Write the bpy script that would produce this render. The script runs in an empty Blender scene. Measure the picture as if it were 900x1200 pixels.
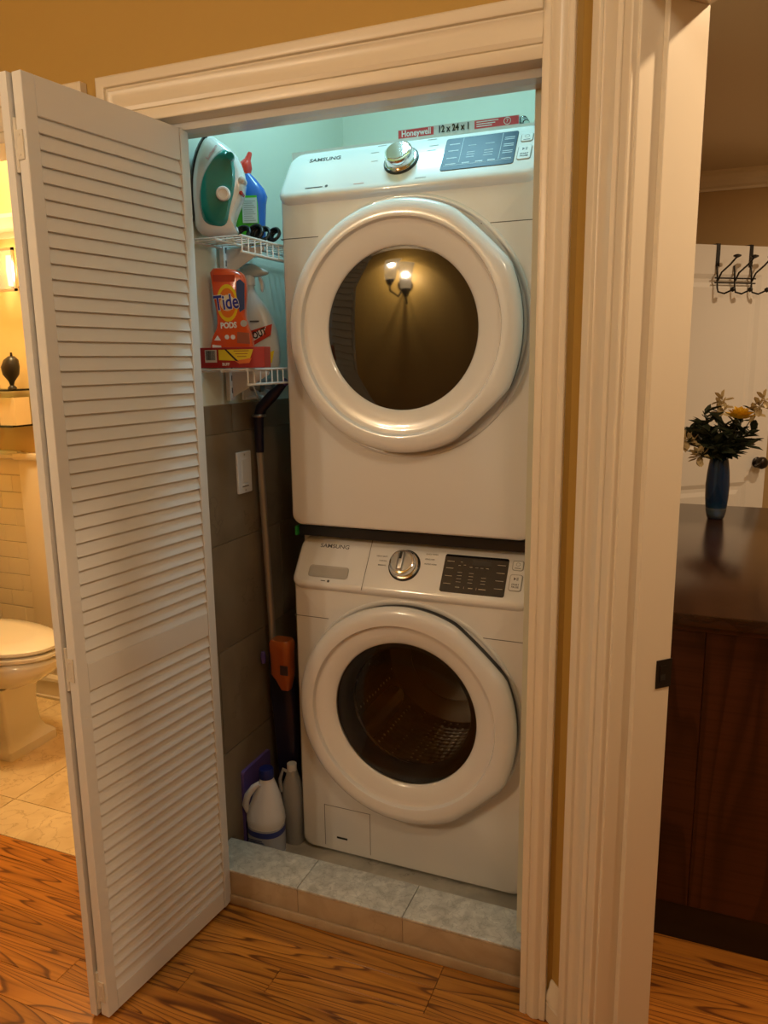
import bpy, bmesh, math, random
from mathutils import Vector, Matrix
random.seed(7)
PI = math.pi
scene = bpy.context.scene
COL = scene.collection

# ------------------------------------------------------------------ camera
CAM_H = 1.5
F_PX, PITCH, YAW, ROLL = 906.69, 0.192236, 0.391002, -0.012878
_fw = Vector((-math.sin(YAW)*math.cos(PITCH), math.cos(YAW)*math.cos(PITCH), -math.sin(PITCH)))
_r0 = Vector((math.cos(YAW), math.sin(YAW), 0.0))
_u0 = _r0.cross(_fw)
_r = math.cos(ROLL)*_r0 + math.sin(ROLL)*_u0
_u = -math.sin(ROLL)*_r0 + math.cos(ROLL)*_u0
cam_data = bpy.data.cameras.new('camera')
cam_data.sensor_fit = 'HORIZONTAL'
cam_data.sensor_width = 36.0
cam_data.lens = F_PX/900.0*36.0
cam_data.clip_start = 0.02
cam = bpy.data.objects.new('camera', cam_data)
COL.objects.link(cam)
cam.matrix_world = Matrix(((_r.x, _u.x, -_fw.x, 0), (_r.y, _u.y, -_fw.y, 0), (_r.z, _u.z, -_fw.z, CAM_H), (0, 0, 0, 1)))
scene.camera = cam

# ------------------------------------------------------------------ world and exposure
world = bpy.data.worlds.new('world'); scene.world = world
world.use_nodes = True
bgn = world.node_tree.nodes['Background']
bgn.inputs[0].default_value = (1.0, 0.8, 0.55, 1)
bgn.inputs[1].default_value = 0.02
scene.view_settings.view_transform = 'Standard'
scene.view_settings.look = 'None'
scene.view_settings.exposure = 0.0
scene.view_settings.gamma = 1.0
scene.view_settings.use_curve_mapping = False

# lamp strengths and colours (the lamps themselves are built with their fixtures)
HALL_W, HALL_C = 35.0, (1.0, 0.81, 0.57)
HALL_FILL_W = 18.0
BATH_W, BATH_C = 58.0, (1.0, 0.74, 0.37)
ROOM_W, ROOM_C = 13.0, (1.0, 0.70, 0.41)
CLOSET_W, CLOSET_C = 6.5, (0.42, 0.86, 1.0)

# ------------------------------------------------------------------ pixel helpers (a pixel gives a direction only)
def ray(x, y): return _fw + (x-450)/F_PX*_r - (y-600)/F_PX*_u
def onY(x, y, Y):
    d = ray(x, y); return Vector((0, 0, CAM_H)) + d*(Y/d.y)
def onX(x, y, X):
    d = ray(x, y); return Vector((0, 0, CAM_H)) + d*(X/d.x)

# ------------------------------------------------------------------ materials
MATS = {}
def nd(nt, t, **kw):
    n = nt.nodes.new(t)
    for k, v in kw.items(): setattr(n, k, v)
    return n
def mat(name, col, rough=0.5, metal=0.0, bump=0.0, bscale=60.0, var=0.0, vscale=6.0, coat=0.0, emis=None, estr=0.0, spec=0.5, alpha=None, ior=None, trans=0.0):
    if name in MATS: return MATS[name]
    m = bpy.data.materials.new(name); m.use_nodes = True
    nt = m.node_tree; b = nt.nodes['Principled BSDF']
    b.inputs['Base Color'].default_value = (*col, 1); b.inputs['Roughness'].default_value = rough
    b.inputs['Metallic'].default_value = metal; b.inputs['Specular IOR Level'].default_value = spec
    b.inputs['Coat Weight'].default_value = coat; b.inputs['Coat Roughness'].default_value = 0.05
    if ior: b.inputs['IOR'].default_value = ior
    if trans: b.inputs['Transmission Weight'].default_value = trans
    if emis: b.inputs['Emission Color'].default_value = (*emis, 1); b.inputs['Emission Strength'].default_value = estr
    tc = nd(nt, 'ShaderNodeTexCoord')
    if var > 0:
        n = nd(nt, 'ShaderNodeTexNoise'); n.inputs['Scale'].default_value = vscale; n.inputs['Detail'].default_value = 4
        nt.links.new(tc.outputs['Object'], n.inputs['Vector'])
        mx = nd(nt, 'ShaderNodeMix', data_type='RGBA')
        mx.inputs[6].default_value = (*[c*(1-var) for c in col], 1); mx.inputs[7].default_value = (*[min(1, c*(1+var)) for c in col], 1)
        nt.links.new(n.outputs['Fac'], mx.inputs[0]); nt.links.new(mx.outputs[2], b.inputs['Base Color'])
    if bump > 0:
        n = nd(nt, 'ShaderNodeTexNoise'); n.inputs['Scale'].default_value = bscale; n.inputs['Detail'].default_value = 3
        nt.links.new(tc.outputs['Object'], n.inputs['Vector'])
        bp = nd(nt, 'ShaderNodeBump'); bp.inputs['Strength'].default_value = bump; bp.inputs['Distance'].default_value = 0.002
        nt.links.new(n.outputs['Fac'], bp.inputs['Height']); nt.links.new(bp.outputs['Normal'], b.inputs['Normal'])
    MATS[name] = m
    return m
def ramp(nt, fac, stops):
    r = nd(nt, 'ShaderNodeValToRGB')
    e = r.color_ramp.elements
    while len(e) < len(stops): e.new(0.5)
    for i, (p, c) in enumerate(stops): e[i].position = p; e[i].color = (*c, 1)
    nt.links.new(fac, r.inputs['Fac']); return r
def coords(nt, scale, per_object=True):
    tc = nd(nt, 'ShaderNodeTexCoord'); v = tc.outputs['Object']
    if per_object:
        oi = nd(nt, 'ShaderNodeObjectInfo'); ml = nd(nt, 'ShaderNodeMath', operation='MULTIPLY'); ml.inputs[1].default_value = 37.0
        nt.links.new(oi.outputs['Random'], ml.inputs[0])
        ad = nd(nt, 'ShaderNodeVectorMath', operation='ADD')
        nt.links.new(v, ad.inputs[0]); nt.links.new(ml.outputs[0], ad.inputs[1]); v = ad.outputs[0]
    mp = nd(nt, 'ShaderNodeMapping'); mp.inputs['Scale'].default_value = scale
    nt.links.new(v, mp.inputs['Vector']); return mp.outputs['Vector']
def wood(name, base, mid, dark, scale=(1.1, 7.0, 7.0), rings=11.0, rough=0.32, line=0.16, coat=0.25):
    m = bpy.data.materials.new(name); m.use_nodes = True; nt = m.node_tree; b = nt.nodes['Principled BSDF']
    v = coords(nt, scale)
    n1 = nd(nt, 'ShaderNodeTexNoise'); n1.inputs['Scale'].default_value = 1.0; n1.inputs['Detail'].default_value = 0.8; n1.inputs['Distortion'].default_value = 0.25
    nt.links.new(v, n1.inputs['Vector'])
    ml = nd(nt, 'ShaderNodeMath', operation='MULTIPLY'); ml.inputs[1].default_value = rings; nt.links.new(n1.outputs['Fac'], ml.inputs[0])
    fr = nd(nt, 'ShaderNodeMath', operation='FRACT'); nt.links.new(ml.outputs[0], fr.inputs[0])
    r1 = ramp(nt, fr.outputs[0], [(0.0, dark), (line*0.6, dark), (line*1.6, mid), (0.55, base), (0.93, base), (1.0, dark)])
    v2 = coords(nt, (3.0, 130.0, 130.0))
    n2 = nd(nt, 'ShaderNodeTexNoise'); n2.inputs['Scale'].default_value = 1.0; n2.inputs['Detail'].default_value = 3
    nt.links.new(v2, n2.inputs['Vector'])
    r2 = ramp(nt, n2.outputs['Fac'], [(0.3, (0.55, 0.5, 0.45)), (0.55, (1, 1, 1))])
    mx = nd(nt, 'ShaderNodeMix', data_type='RGBA', blend_type='MULTIPLY'); mx.inputs[0].default_value = 0.7
    nt.links.new(r1.outputs[0], mx.inputs[6]); nt.links.new(r2.outputs[0], mx.inputs[7])
    oi = nd(nt, 'ShaderNodeObjectInfo')
    hs = nd(nt, 'ShaderNodeHueSaturation')
    mr = nd(nt, 'ShaderNodeMapRange'); mr.inputs[3].default_value = 0.8; mr.inputs[4].default_value = 1.15
    nt.links.new(oi.outputs['Random'], mr.inputs[0]); nt.links.new(mr.outputs[0], hs.inputs['Value'])
    nt.links.new(mx.outputs[2], hs.inputs['Color']); nt.links.new(hs.outputs[0], b.inputs['Base Color'])
    b.inputs['Roughness'].default_value = rough; b.inputs['Specular IOR Level'].default_value = 0.3; b.inputs['Coat Weight'].default_value = coat; b.inputs['Coat Roughness'].default_value = 0.2
    MATS[name] = m; return m
def stone(name, c1, c2, vein, scale=3.0, rings=5.0, rough=0.4, veinw=0.05, amount=1.0, per_object=True):
    m = bpy.data.materials.new(name); m.use_nodes = True; nt = m.node_tree; b = nt.nodes['Principled BSDF']
    v = coords(nt, (scale, scale, scale), per_object)
    n1 = nd(nt, 'ShaderNodeTexNoise'); n1.inputs['Scale'].default_value = 1.0; n1.inputs['Detail'].default_value = 6; n1.inputs['Distortion'].default_value = 0.8
    nt.links.new(v, n1.inputs['Vector'])
    r1 = ramp(nt, n1.outputs['Fac'], [(0.32, c1), (0.68, c2)])
    n2 = nd(nt, 'ShaderNodeTexNoise'); n2.inputs['Scale'].default_value = 1.6; n2.inputs['Detail'].default_value = 5
    nt.links.new(v, n2.inputs['Vector'])
    ml = nd(nt, 'ShaderNodeMath', operation='MULTIPLY'); ml.inputs[1].default_value = rings; nt.links.new(n2.outputs['Fac'], ml.inputs[0])
    fr = nd(nt, 'ShaderNodeMath', operation='FRACT'); nt.links.new(ml.outputs[0], fr.inputs[0])
    r2 = ramp(nt, fr.outputs[0], [(0.0, (amount,)*3), (veinw, (0.3*amount,)*3), (veinw*3, (0, 0, 0))])
    mx = nd(nt, 'ShaderNodeMix', data_type='RGBA'); mx.inputs[7].default_value = (*vein, 1)
    nt.links.new(r2.outputs[0], mx.inputs[0]); nt.links.new(r1.outputs[0], mx.inputs[6]); nt.links.new(mx.outputs[2], b.inputs['Base Color'])
    b.inputs['Roughness'].default_value = rough
    MATS[name] = m; return m
def glass(name, tint=(1, 1, 1), gloss=0.06, rough=0.0, fres=1.5):
    """thin pane: a Fresnel mix of a mirror and a tinted see-through"""
    m = bpy.data.materials.new(name); m.use_nodes = True; nt = m.node_tree
    nt.nodes.remove(nt.nodes['Principled BSDF']); out = nt.nodes['Material Output']
    t = nd(nt, 'ShaderNodeBsdfTransparent'); t.inputs[0].default_value = (*tint, 1)
    g = nd(nt, 'ShaderNodeBsdfGlossy'); g.inputs['Roughness'].default_value = rough
    fn = nd(nt, 'ShaderNodeFresnel'); fn.inputs['IOR'].default_value = fres
    mx = nd(nt, 'ShaderNodeMixShader')
    nt.links.new(fn.outputs[0], mx.inputs[0]); nt.links.new(t.outputs[0], mx.inputs[1]); nt.links.new(g.outputs[0], mx.inputs[2])
    nt.links.new(mx.outputs[0], out.inputs['Surface'])
    MATS[name] = m; return m

PAINT = mat('ochre wall paint', (0.47, 0.295, 0.068), 0.6, bump=0.15, bscale=220)
ROOMPAINT = mat('tan room paint', (0.50, 0.35, 0.17), 0.65, bump=0.15, bscale=220)
CEILP = mat('ceiling paint', (0.66, 0.58, 0.46), 0.8)
TRIM = mat('ivory trim paint', (0.76, 0.68, 0.55), 0.32, bump=0.08, bscale=30)
DOORW = mat('white door paint', (0.76, 0.76, 0.75), 0.45, bump=0.05, bscale=40)
CLOSETP = mat('closet paint', (0.76, 0.80, 0.70), 0.45, bump=0.06, bscale=200)
BATHP = mat('bath yellow paint', (0.72, 0.53, 0.24), 0.5)
OAK = wood('oak floor', (0.52, 0.195, 0.026), (0.40, 0.138, 0.018), (0.17, 0.052, 0.009), scale=(.8, 13.0, 9.0), rings=17, line=.10)
DRESS = wood('mahogany', (0.060, 0.017, 0.008), (0.050, 0.014, 0.006), (0.034, 0.009, 0.004), scale=(7, 7, 0.8), rings=6, rough=0.3)
DRESSTOP = wood('mahogany top', (0.05, 0.020, 0.011), (0.042, 0.016, 0.008), (0.032, 0.011, 0.006), scale=(7, 0.8, 7), rings=5, rough=0.22, coat=0.5)
SLATE = stone('taupe wall tile', (0.19, 0.145, 0.095), (0.28, 0.22, 0.145), (0.14, 0.105, 0.07), 4.0, 3, 0.42, 0.04, 0.6)
GROUT = mat('grout', (0.36, 0.31, 0.24), 0.8)
CURBT = stone('curb stone', (0.42, 0.37, 0.29), (0.66, 0.60, 0.49), (0.24, 0.21, 0.16), 26.0, 4, 0.3, 0.10, 0.6)
CURBF = stone('curb face stone', (0.40, 0.30, 0.19), (0.50, 0.39, 0.26), (0.30, 0.22, 0.14), 9.0, 3, 0.35, 0.05, 0.4)
MARB = stone('gold marble', (0.66, 0.48, 0.24), (0.86, 0.69, 0.42), (0.44, 0.27, 0.09), 5.5, 7, 0.3, 0.07, 0.7)
CFLOOR = stone('closet floor stone', (0.34, 0.33, 0.29), (0.52, 0.50, 0.44), (0.25, 0.24, 0.21), 8.0, 3, 0.4)
ENAMEL = mat('white enamel', (0.78, 0.77, 0.76), 0.2, coat=0.5)
GLOSSW = mat('glossy white plastic', (0.83, 0.83, 0.83), 0.16, coat=0.6)
SATINW = mat('satin white plastic', (0.72, 0.71, 0.70), 0.35)
CHROME = mat('chrome', (0.82, 0.82, 0.82), 0.08, 1.0)
STEEL = mat('brushed steel', (0.5, 0.49, 0.47), 0.32, 1.0)
BLACK = mat('black plastic', (0.012, 0.012, 0.013), 0.35)
BLACKG = mat('black gloss', (0.010, 0.010, 0.011), 0.06, coat=1.0)
GREYPRINT = mat('grey print', (0.10, 0.10, 0.11), 0.5)
LIGHTPRINT = mat('light print', (0.55, 0.53, 0.48), 0.5)
WIREW = mat('white wire coating', (0.82, 0.82, 0.80), 0.3)
PORC = mat('toilet porcelain', (0.86, 0.82, 0.72), 0.12, coat=0.6)
GROOVE = mat('groove dark', (0.10, 0.10, 0.10), 0.7)
IRONBLK = mat('wrought iron', (0.012, 0.011, 0.010), 0.4, 0.3)
BRONZE = mat('dark bronze', (0.018, 0.013, 0.010), 0.35, 0.5)
TILEW = mat('ivory subway tile', (0.80, 0.72, 0.56), 0.16, coat=0.4)
CLEARG = glass('clear glass', (0.95, 0.97, 0.96))
def lampglass(name, c, s, clear=0.0):
    """glowing lamp glass; clear = how much of the lamp inside shines straight through"""
    if name in MATS: return MATS[name]
    m = bpy.data.materials.new(name); m.use_nodes = True; nt = m.node_tree
    nt.nodes.remove(nt.nodes['Principled BSDF']); out = nt.nodes['Material Output']
    e = nd(nt, 'ShaderNodeEmission'); e.inputs[0].default_value = (*c, 1); e.inputs[1].default_value = s
    t = nd(nt, 'ShaderNodeBsdfTransparent'); mx = nd(nt, 'ShaderNodeMixShader'); mx.inputs[0].default_value = clear
    nt.links.new(e.outputs[0], mx.inputs[1]); nt.links.new(t.outputs[0], mx.inputs[2]); nt.links.new(mx.outputs[0], out.inputs['Surface'])
    MATS[name] = m; return m

# ------------------------------------------------------------------ mesh helpers
def link(name, me, m, parent=None, kind=None, smooth=None, loc=None, M=None):
    o = bpy.data.objects.new(name, me); COL.objects.link(o)
    if m and not me.materials: me.materials.append(m)
    if parent: o.parent = parent
    if loc is not None: o.location = loc
    if M is not None: o.matrix_local = M
    if kind: o['kind'] = kind
    if smooth is not None: shade(me, smooth)
    return o
def shade(me, ang=40):
    for p in me.polygons: p.use_smooth = True
    bm = bmesh.new(); bm.from_mesh(me)
    a = math.radians(ang)
    for e in bm.edges:
        if len(e.link_faces) == 2 and e.calc_face_angle(0) > a: e.smooth = False
    bm.to_mesh(me); bm.free()
class MB:
    def __init__(s): s.v = []; s.f = []
    def add(s, vs, fs):
        o = len(s.v); s.v += [tuple(v) for v in vs]; s.f += [tuple(i+o for i in f) for f in fs]; return s
    def box(s, x0, x1, y0, y1, z0, z1, M=None):
        vs = [Vector((x, y, z)) for z in (z0, z1) for y in (y0, y1) for x in (x0, x1)]
        if M: vs = [M @ v for v in vs]
        return s.add(vs, [(0, 2, 3, 1), (4, 5, 7, 6), (0, 1, 5, 4), (2, 6, 7, 3), (0, 4, 6, 2), (1, 3, 7, 5)])
    def prism(s, pts, h0, h1, axis='z'):
        n = len(pts)
        def P(a, b, h): return {'z': (a, b, h), 'y': (a, h, b), 'x': (h, a, b)}[axis]
        vs = [P(a, b, h0) for a, b in pts] + [P(a, b, h1) for a, b in pts]
        fs = [tuple(range(n-1, -1, -1)), tuple(range(n, 2*n))] + [(i, (i+1) % n, n+(i+1) % n, n+i) for i in range(n)]
        return s.add(vs, fs)
    def loops(s, Ls, cap0=True, cap1=True, closed=True):
        n = len(Ls[0]); vs = [p for L in Ls for p in L]; fs = []
        for k in range(len(Ls)-1):
            for i in range(n if closed else n-1):
                j = (i+1) % n; fs.append((k*n+i, k*n+j, (k+1)*n+j, (k+1)*n+i))
        if cap0: fs.append(tuple(range(n-1, -1, -1)))
        if cap1: fs.append(tuple((len(Ls)-1)*n+i for i in range(n)))
        return s.add(vs, fs)
    def lathe(s, prof, n=32, c=(0, 0, 0), ell=(1, 1), cap0=True, cap1=True, axis='z'):
        Ls = []
        for r, h in prof:
            L = []
            for i in range(n):
                a = 2*PI*i/n; x, y = max(r, 1e-5)*math.cos(a)*ell[0], max(r, 1e-5)*math.sin(a)*ell[1]
                L.append({'z': (c[0]+x, c[1]+y, c[2]+h), 'y': (c[0]+x, c[1]+h, c[2]+y), 'x': (c[0]+h, c[1]+x, c[2]+y)}[axis])
            Ls.append(L)
        return s.loops(Ls, cap0, cap1)
    def tube(s, pts, r, n=8, caps=True):
        pts = [Vector(p) for p in pts]; rr = r if isinstance(r, (list, tuple)) else [r]*len(pts)
        t = (pts[1]-pts[0]).normalized(); up = Vector((0, 0, 1)) if abs(t.z) < 0.9 else Vector((1, 0, 0))
        a = t.cross(up).normalized(); Ls = []
        for i, p in enumerate(pts):
            t = ((pts[min(i+1, len(pts)-1)]-p).normalized() + (p-pts[max(i-1, 0)]).normalized()).normalized()
            a = (a - t*a.dot(t)).normalized(); b = t.cross(a)
            Ls.append([p + rr[i]*(math.cos(2*PI*k/n)*a + math.sin(2*PI*k/n)*b) for k in range(n)])
        return s.loops(Ls, caps, caps)
    def mesh(s, name):
        me = bpy.data.meshes.new(name); me.from_pydata(s.v, [], s.f)
        bm = bmesh.new(); bm.from_mesh(me); bmesh.ops.recalc_face_normals(bm, faces=bm.faces[:]); bm.to_mesh(me); bm.free()
        me.update(); return me
    def build(s, name, m, parent=None, kind=None, smooth=None, loc=None, M=None, bevel=0, seg=2):
        me = s.mesh(name)
        if bevel:
            bm = bmesh.new(); bm.from_mesh(me)
            bmesh.ops.bevel(bm, geom=[e for e in bm.edges if len(e.link_faces) == 2 and e.calc_face_angle(0) > 0.6], offset=bevel, segments=seg, affect='EDGES', profile=0.5, clamp_overlap=True)
            bm.to_mesh(me); bm.free()
            if smooth is None: smooth = 35
        return link(name, me, m, parent, kind, smooth, loc, M)
def bx(x0, x1, y0, y1, z0, z1): return MB().box(x0, x1, y0, y1, z0, z1)
def thing(name, label, cat, loc=(0, 0, 0), rotz=0.0, group=None, kind=None, M=None):
    o = bpy.data.objects.new(name, None); COL.objects.link(o); o.empty_display_size = 0.05
    if M is not None: o.matrix_world = M
    else: o.location = loc; o.rotation_euler = (0, 0, rotz)
    return tag(o, label, cat, group, kind)
def tag(o, label, cat, group=None, kind=None):
    o['label'] = label; o['category'] = cat
    if group: o['group'] = group
    if kind: o['kind'] = kind
    return o
def struct(name, mb, m, label, cat, parent=None, **kw):
    o = mb.build(name, m, parent, **kw) if isinstance(mb, MB) else link(name, mb, m, parent)
    if not parent: tag(o, label, cat, None, 'structure')
    return o
def sweep(prof, path, n, flip=False):
    """profile (u across, v proud) along a polyline lying in a wall with normal n, mitred at its corners"""
    path = [Vector(p) for p in path]; n = Vector(n); Ls = []
    ds = [(path[i+1]-path[i]).normalized() for i in range(len(path)-1)]
    ss = [(n.cross(d) if flip else d.cross(n)) for d in ds]
    for i, p in enumerate(path):
        if i == 0: m = ss[0]
        elif i == len(path)-1: m = ss[-1]
        else: m = (ss[i-1]+ss[i])/(1+ss[i-1].dot(ss[i]))
        Ls.append([p + m*u + n*v for u, v in prof])
    return MB().loops(Ls)
CAS = [(0, 0), (0, .011), (.003, .013), (.020, .0145), (.0215, .0105), (.0245, .0105), (.026, .0145), (.034, .0175), (.046, .0150), (.058, .0125), (.070, .0150), (.0745, .0175), (.0755, .0150), (.0785, .0150), (.080, .0215), (.084, .0235), (.100, .0235), (.104, .0200), (.104, 0)]
CASN = [(0, 0), (0, .012), (.004, .014), (.014, .015), (.017, .012), (.020, .015), (.027, .020), (.034, .022), (.041, .020), (.046, .0165), (.050, .019), (.058, .019), (.060, .017), (.060, 0)]
def text(name, body, size, m, parent, M, bold=0.0, ext=0.0003, align='CENTER', xs=1.0):
    cu = bpy.data.curves.new(name, 'FONT'); cu.body = body; cu.size = size; cu.offset = bold; cu.extrude = ext
    cu.align_x = align; cu.align_y = 'CENTER'; cu.resolution_u = 3
    tmp = bpy.data.objects.new('tmp', cu); COL.objects.link(tmp)
    dg = bpy.context.evaluated_depsgraph_get(); me = bpy.data.meshes.new_from_object(tmp.evaluated_get(dg))
    bpy.data.objects.remove(tmp); bpy.data.curves.remove(cu)
    me.materials.clear(); me.materials.append(m)
    for v in me.vertices: v.co.x *= xs
    o = bpy.data.objects.new(name, me); COL.objects.link(o); o.parent = parent; o.matrix_local = M
    return o
def frame(o, x, y, z):
    x, y, z, o = Vector(x), Vector(y), Vector(z), Vector(o)
    return Matrix(((x.x, y.x, z.x, o.x), (x.y, y.y, z.y, o.y), (x.z, y.z, z.z, o.z), (0, 0, 0, 1)))
def front(x, y, z, tilt=0.0):
    """frame on a face looking at -Y: text x -> X, text y -> Z"""
    c, s = math.cos(tilt), math.sin(tilt)
    return frame((x, y, z), (c, 0, s), (-s, 0, c), (0, -1, 0))
def rrect(w, h, r, k=6, cx=0, cy=0):
    """rounded rectangle, counter-clockwise; r is one radius or four (bl, br, tr, tl)"""
    rs = r if isinstance(r, (list, tuple)) else [r]*4; out = []
    for (sx, sy, a0), q in zip(((-1, -1, PI), (1, -1, 1.5*PI), (1, 1, 0), (-1, 1, .5*PI)), rs):
        for i in range(k+1):
            a = a0 + (PI/2)*i/k; out.append((cx+sx*(w/2-q)+q*math.cos(a), cy+sy*(h/2-q)+q*math.sin(a)))
    return out
def plate(w, h, r, d, edge=0.002, k=6, cx=0, cy=0):
    """rounded plate lying in local XY, its front at z=d"""
    def R(i): return [(max(q-i, 0.0005)) for q in (r if isinstance(r, (list, tuple)) else [r]*4)]
    def L(i, z): return [(x, y, z) for x, y in rrect(w-2*i, h-2*i, R(i), k, cx, cy)]
    return MB().loops([L(0, 0), L(0, d-edge), L(edge*0.3, d-edge*0.3), L(edge, d)])
def puff(outline, y0, y1, rnd=0.35, steps=4, cen=None):
    """solid with a traced side outline (x,z) that bulges between depths y0 (front) and y1"""
    cx = sum(p[0] for p in outline)/len(outline) if not cen else cen[0]; cz = sum(p[1] for p in outline)/len(outline) if not cen else cen[1]
    Ls = []
    seq = [(-1+2*i/(2*steps)) for i in range(2*steps+1)]
    for t in seq:
        k = 1-rnd*(1-math.sqrt(max(0, 1-(abs(t))**2.5)))
        y = (y0+y1)/2 + t*(y1-y0)/2
        Ls.append([(cx+(x-cx)*k, y, cz+(z-cz)*k) for x, z in outline])
    return MB().loops(Ls)
def smoothpoly(pts, it=2):
    for _ in range(it):
        q = []
        for i in range(len(pts)):
            a, b = pts[i], pts[(i+1) % len(pts)]
            q += [(a[0]*.75+b[0]*.25, a[1]*.75+b[1]*.25), (a[0]*.25+b[0]*.75, a[1]*.25+b[1]*.75)]
        pts = q
    return pts
def ltrace(M, px, y):
    inv = M.inverted(); o = inv @ Vector((0, 0, CAM_H)); R = inv.to_3x3(); out = []
    for q in px:
        d = R @ ray(*q); p_ = o + d*((y-o.y)/d.y); out.append((p_.x, p_.z))
    return out
def zrot(x, y, z, a): return Matrix.Translation((x, y, z)) @ Matrix.Rotation(a, 4, 'Z')
def trace(px, Y): return [(p.x, p.z) for p in (onY(x, y, Y) for x, y in px)]
def lamp(name, kind, parent, loc, watts, col, size=0.05, rot=None):
    d = bpy.data.lights.new(name, kind); d.energy = watts; d.color = col
    if kind == 'AREA': d.shape = 'DISK'; d.size = size
    else: d.shadow_soft_size = size
    o = bpy.data.objects.new(name, d); COL.objects.link(o); o.parent = parent; o.location = loc
    if rot: o.rotation_euler = rot
    return o

# ================================================================== THE SETTING
H = 2.74
HR = 2.44                       # the room's ceiling
W1 = 1.567                      # hall face of the closet wall
A2 = Vector((-.243, W1, 0))     # corner where the slanted wall begins
D2 = Vector((.70711, -.70711, 0)); N2 = Vector((.70711, .70711, 0))   # along the slanted wall, and into the room behind it
def w2(s, t, z): return A2 + D2*s + N2*t + Vector((0, 0, z))
OPL, OPR = -1.235, -.316        # closet opening
HEAD = 2.045
WT = .115                       # wall thickness
BOL, BOR = -2.27, -1.497        # bathroom opening

# floors
sub = struct('floor', bx(-3.3, 2.6, -.7, 4.75, -.09, -.022), GROUT, 'oak strip floor running through the hall and the room beyond', 'floor')
PW = .081
plank_mesh = {}
def plank(length):
    k = round(length, 3)
    if k not in plank_mesh:
        plank_mesh[k] = MB().box(0, k-.0012, 0, PW-.0012, -.02, 0).mesh('plank')
        bm = bmesh.new(); bm.from_mesh(plank_mesh[k])
        bmesh.ops.bevel(bm, geom=[e for e in bm.edges if min(v.co.z for v in e.verts) > -.001], offset=.0003, segments=1, affect='EDGES')
        bm.to_mesh(plank_mesh[k]); bm.free(); plank_mesh[k].materials.append(OAK)
    return plank_mesh[k]
LENS = [.46, .62, .78, .94, 1.1]
def planks(x0, x1, y0, y1):
    y = y0
    while y < y1-.001:
        x = x0 - random.choice([0, .1, .2, .3])
        while x < x1:
            L = random.choice(LENS)
            if x+L > x1-.25: L = round(max(.25, math.ceil((x1-x)*10)/10), 1)
            o = bpy.data.objects.new('plank', plank(L)); COL.objects.link(o); o.parent = sub; o.location = (x, y, 0); x += L
        y += PW
planks(-2.3, 1.0, .008-PW*2, .008+PW*20-.002)          # hall, up to the curb
planks(-.2, 1.6, .008+PW*20, 2.6)                       # room behind the slanted wall
cf = struct('floor_closet', bx(-1.243, -.352, 1.752, 2.68, -.02, .018), CFLOOR, 'grey stone floor inside the laundry closet', 'floor')
# bathroom floor tiles
bfl = struct('floor_bath', bx(-3.25, -1.3, 1.6285, 2.56, -.02, -.006), GROUT, 'gold veined marble tile floor of the bathroom', 'floor')
T = .457
tm = MB().box(.0015, T-.0015, .0015, T-.0015, -.012, 0).mesh('tile'); tm.materials.append(MARB)
tms = MB().box(.0015, T-.0015, .0, .171, -.012, .0005).mesh('tile'); tms.materials.append(MARB)
for i in range(-3, 2):
    for j in range(-1, 2):
        x, y = -2.166+i*T, 1.802+j*T
        if x < -3.3 or x+T > -1.2: continue
        if j == -1: me, y = tms, 1.629
        else: me = tm
        o = bpy.data.objects.new('tile', me); COL.objects.link(o); o.parent = bfl; o.location = (x, y, 0)

struct('ceiling', bx(-3.3, 1.15, -.7, 2.80, H, H+.06), CEILP, 'flat painted ceiling over hall, closet and bathroom', 'ceiling')
struct('ceiling_room', MB().prism([(-.3, 1.71), (1.07, .34), (2.58, .34), (2.58, 4.72), (-.3, 4.72)], HR, HR+.05), CEILP, 'flat painted ceiling of the room with the chest', 'ceiling')

# closet / bathroom wall (hall face at W1)
wf = MB()
wf.box(OPL-.0, OPR, W1, W1+WT, HEAD+.012, H)            # over the closet opening
wf.box(OPR, -.243, W1, W1+WT, 0, H)
wf.box(BOR, OPL, W1, W1+WT, 0, H)
wf.box(BOL, BOR, W1, W1+WT, HEAD+.012, H)
wf.box(-3.3, BOL, W1, W1+WT, 0, H)
struct('wall_front', wf, PAINT, 'ochre painted hall wall with the closet and bathroom openings', 'wall')
struct('wall_left', bx(-3.3, -3.2, -.7, W1, 0, H), PAINT, 'ochre painted end wall of the hall', 'wall')
struct('wall_back', bx(-3.3, 1.1, -.7, -.6, 0, H), PAINT, 'ochre painted hall wall facing the laundry closet', 'wall')
# slanted wall with the doorway (opening from S0 to S1)
S0, S1, HD2 = .155, .93, 2.095
T2 = .118
ws = MB()
def w2box(mb, s0, s1, t0, t1, z0, z1):
    vs = [w2(s, t, z) for z in (z0, z1) for t in (t0, t1) for s in (s0, s1)]
    return mb.add(vs, [(0, 2, 3, 1), (4, 5, 7, 6), (0, 1, 5, 4), (2, 6, 7, 3), (0, 4, 6, 2), (1, 3, 7, 5)])
w2box(ws, .0, S0-.02, 0, T2, 0, H); w2box(ws, S0-.02, S1+.02, 0, T2, HD2+.02, H); w2box(ws, S1+.02, 1.75, 0, T2, 0, H)
struct('wall_slanted', ws, PAINT, 'ochre wall set at an angle with a doorway to the room', 'wall')
struct('wall_right', bx(1.0, 1.1, -.7, .33, 0, H), PAINT, 'ochre painted wall closing the hall beside the slanted wall', 'wall')
# closet inner walls
struct('wall_closet_left', bx(-1.335, -1.243, W1+WT, 2.68, 0, H), CLOSETP, 'pale closet side wall behind the wire shelves, tiled below', 'wall')
struct('wall_closet_right', bx(-.352, -.243, W1+WT, 2.78, 0, H), CLOSETP, 'pale closet side wall beside the machines', 'wall')
struct('wall_closet_back', bx(-1.335, -.352, 2.68, 2.78, 0, H), CLOSETP, 'pale closet wall behind the machines', 'wall')
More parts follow.
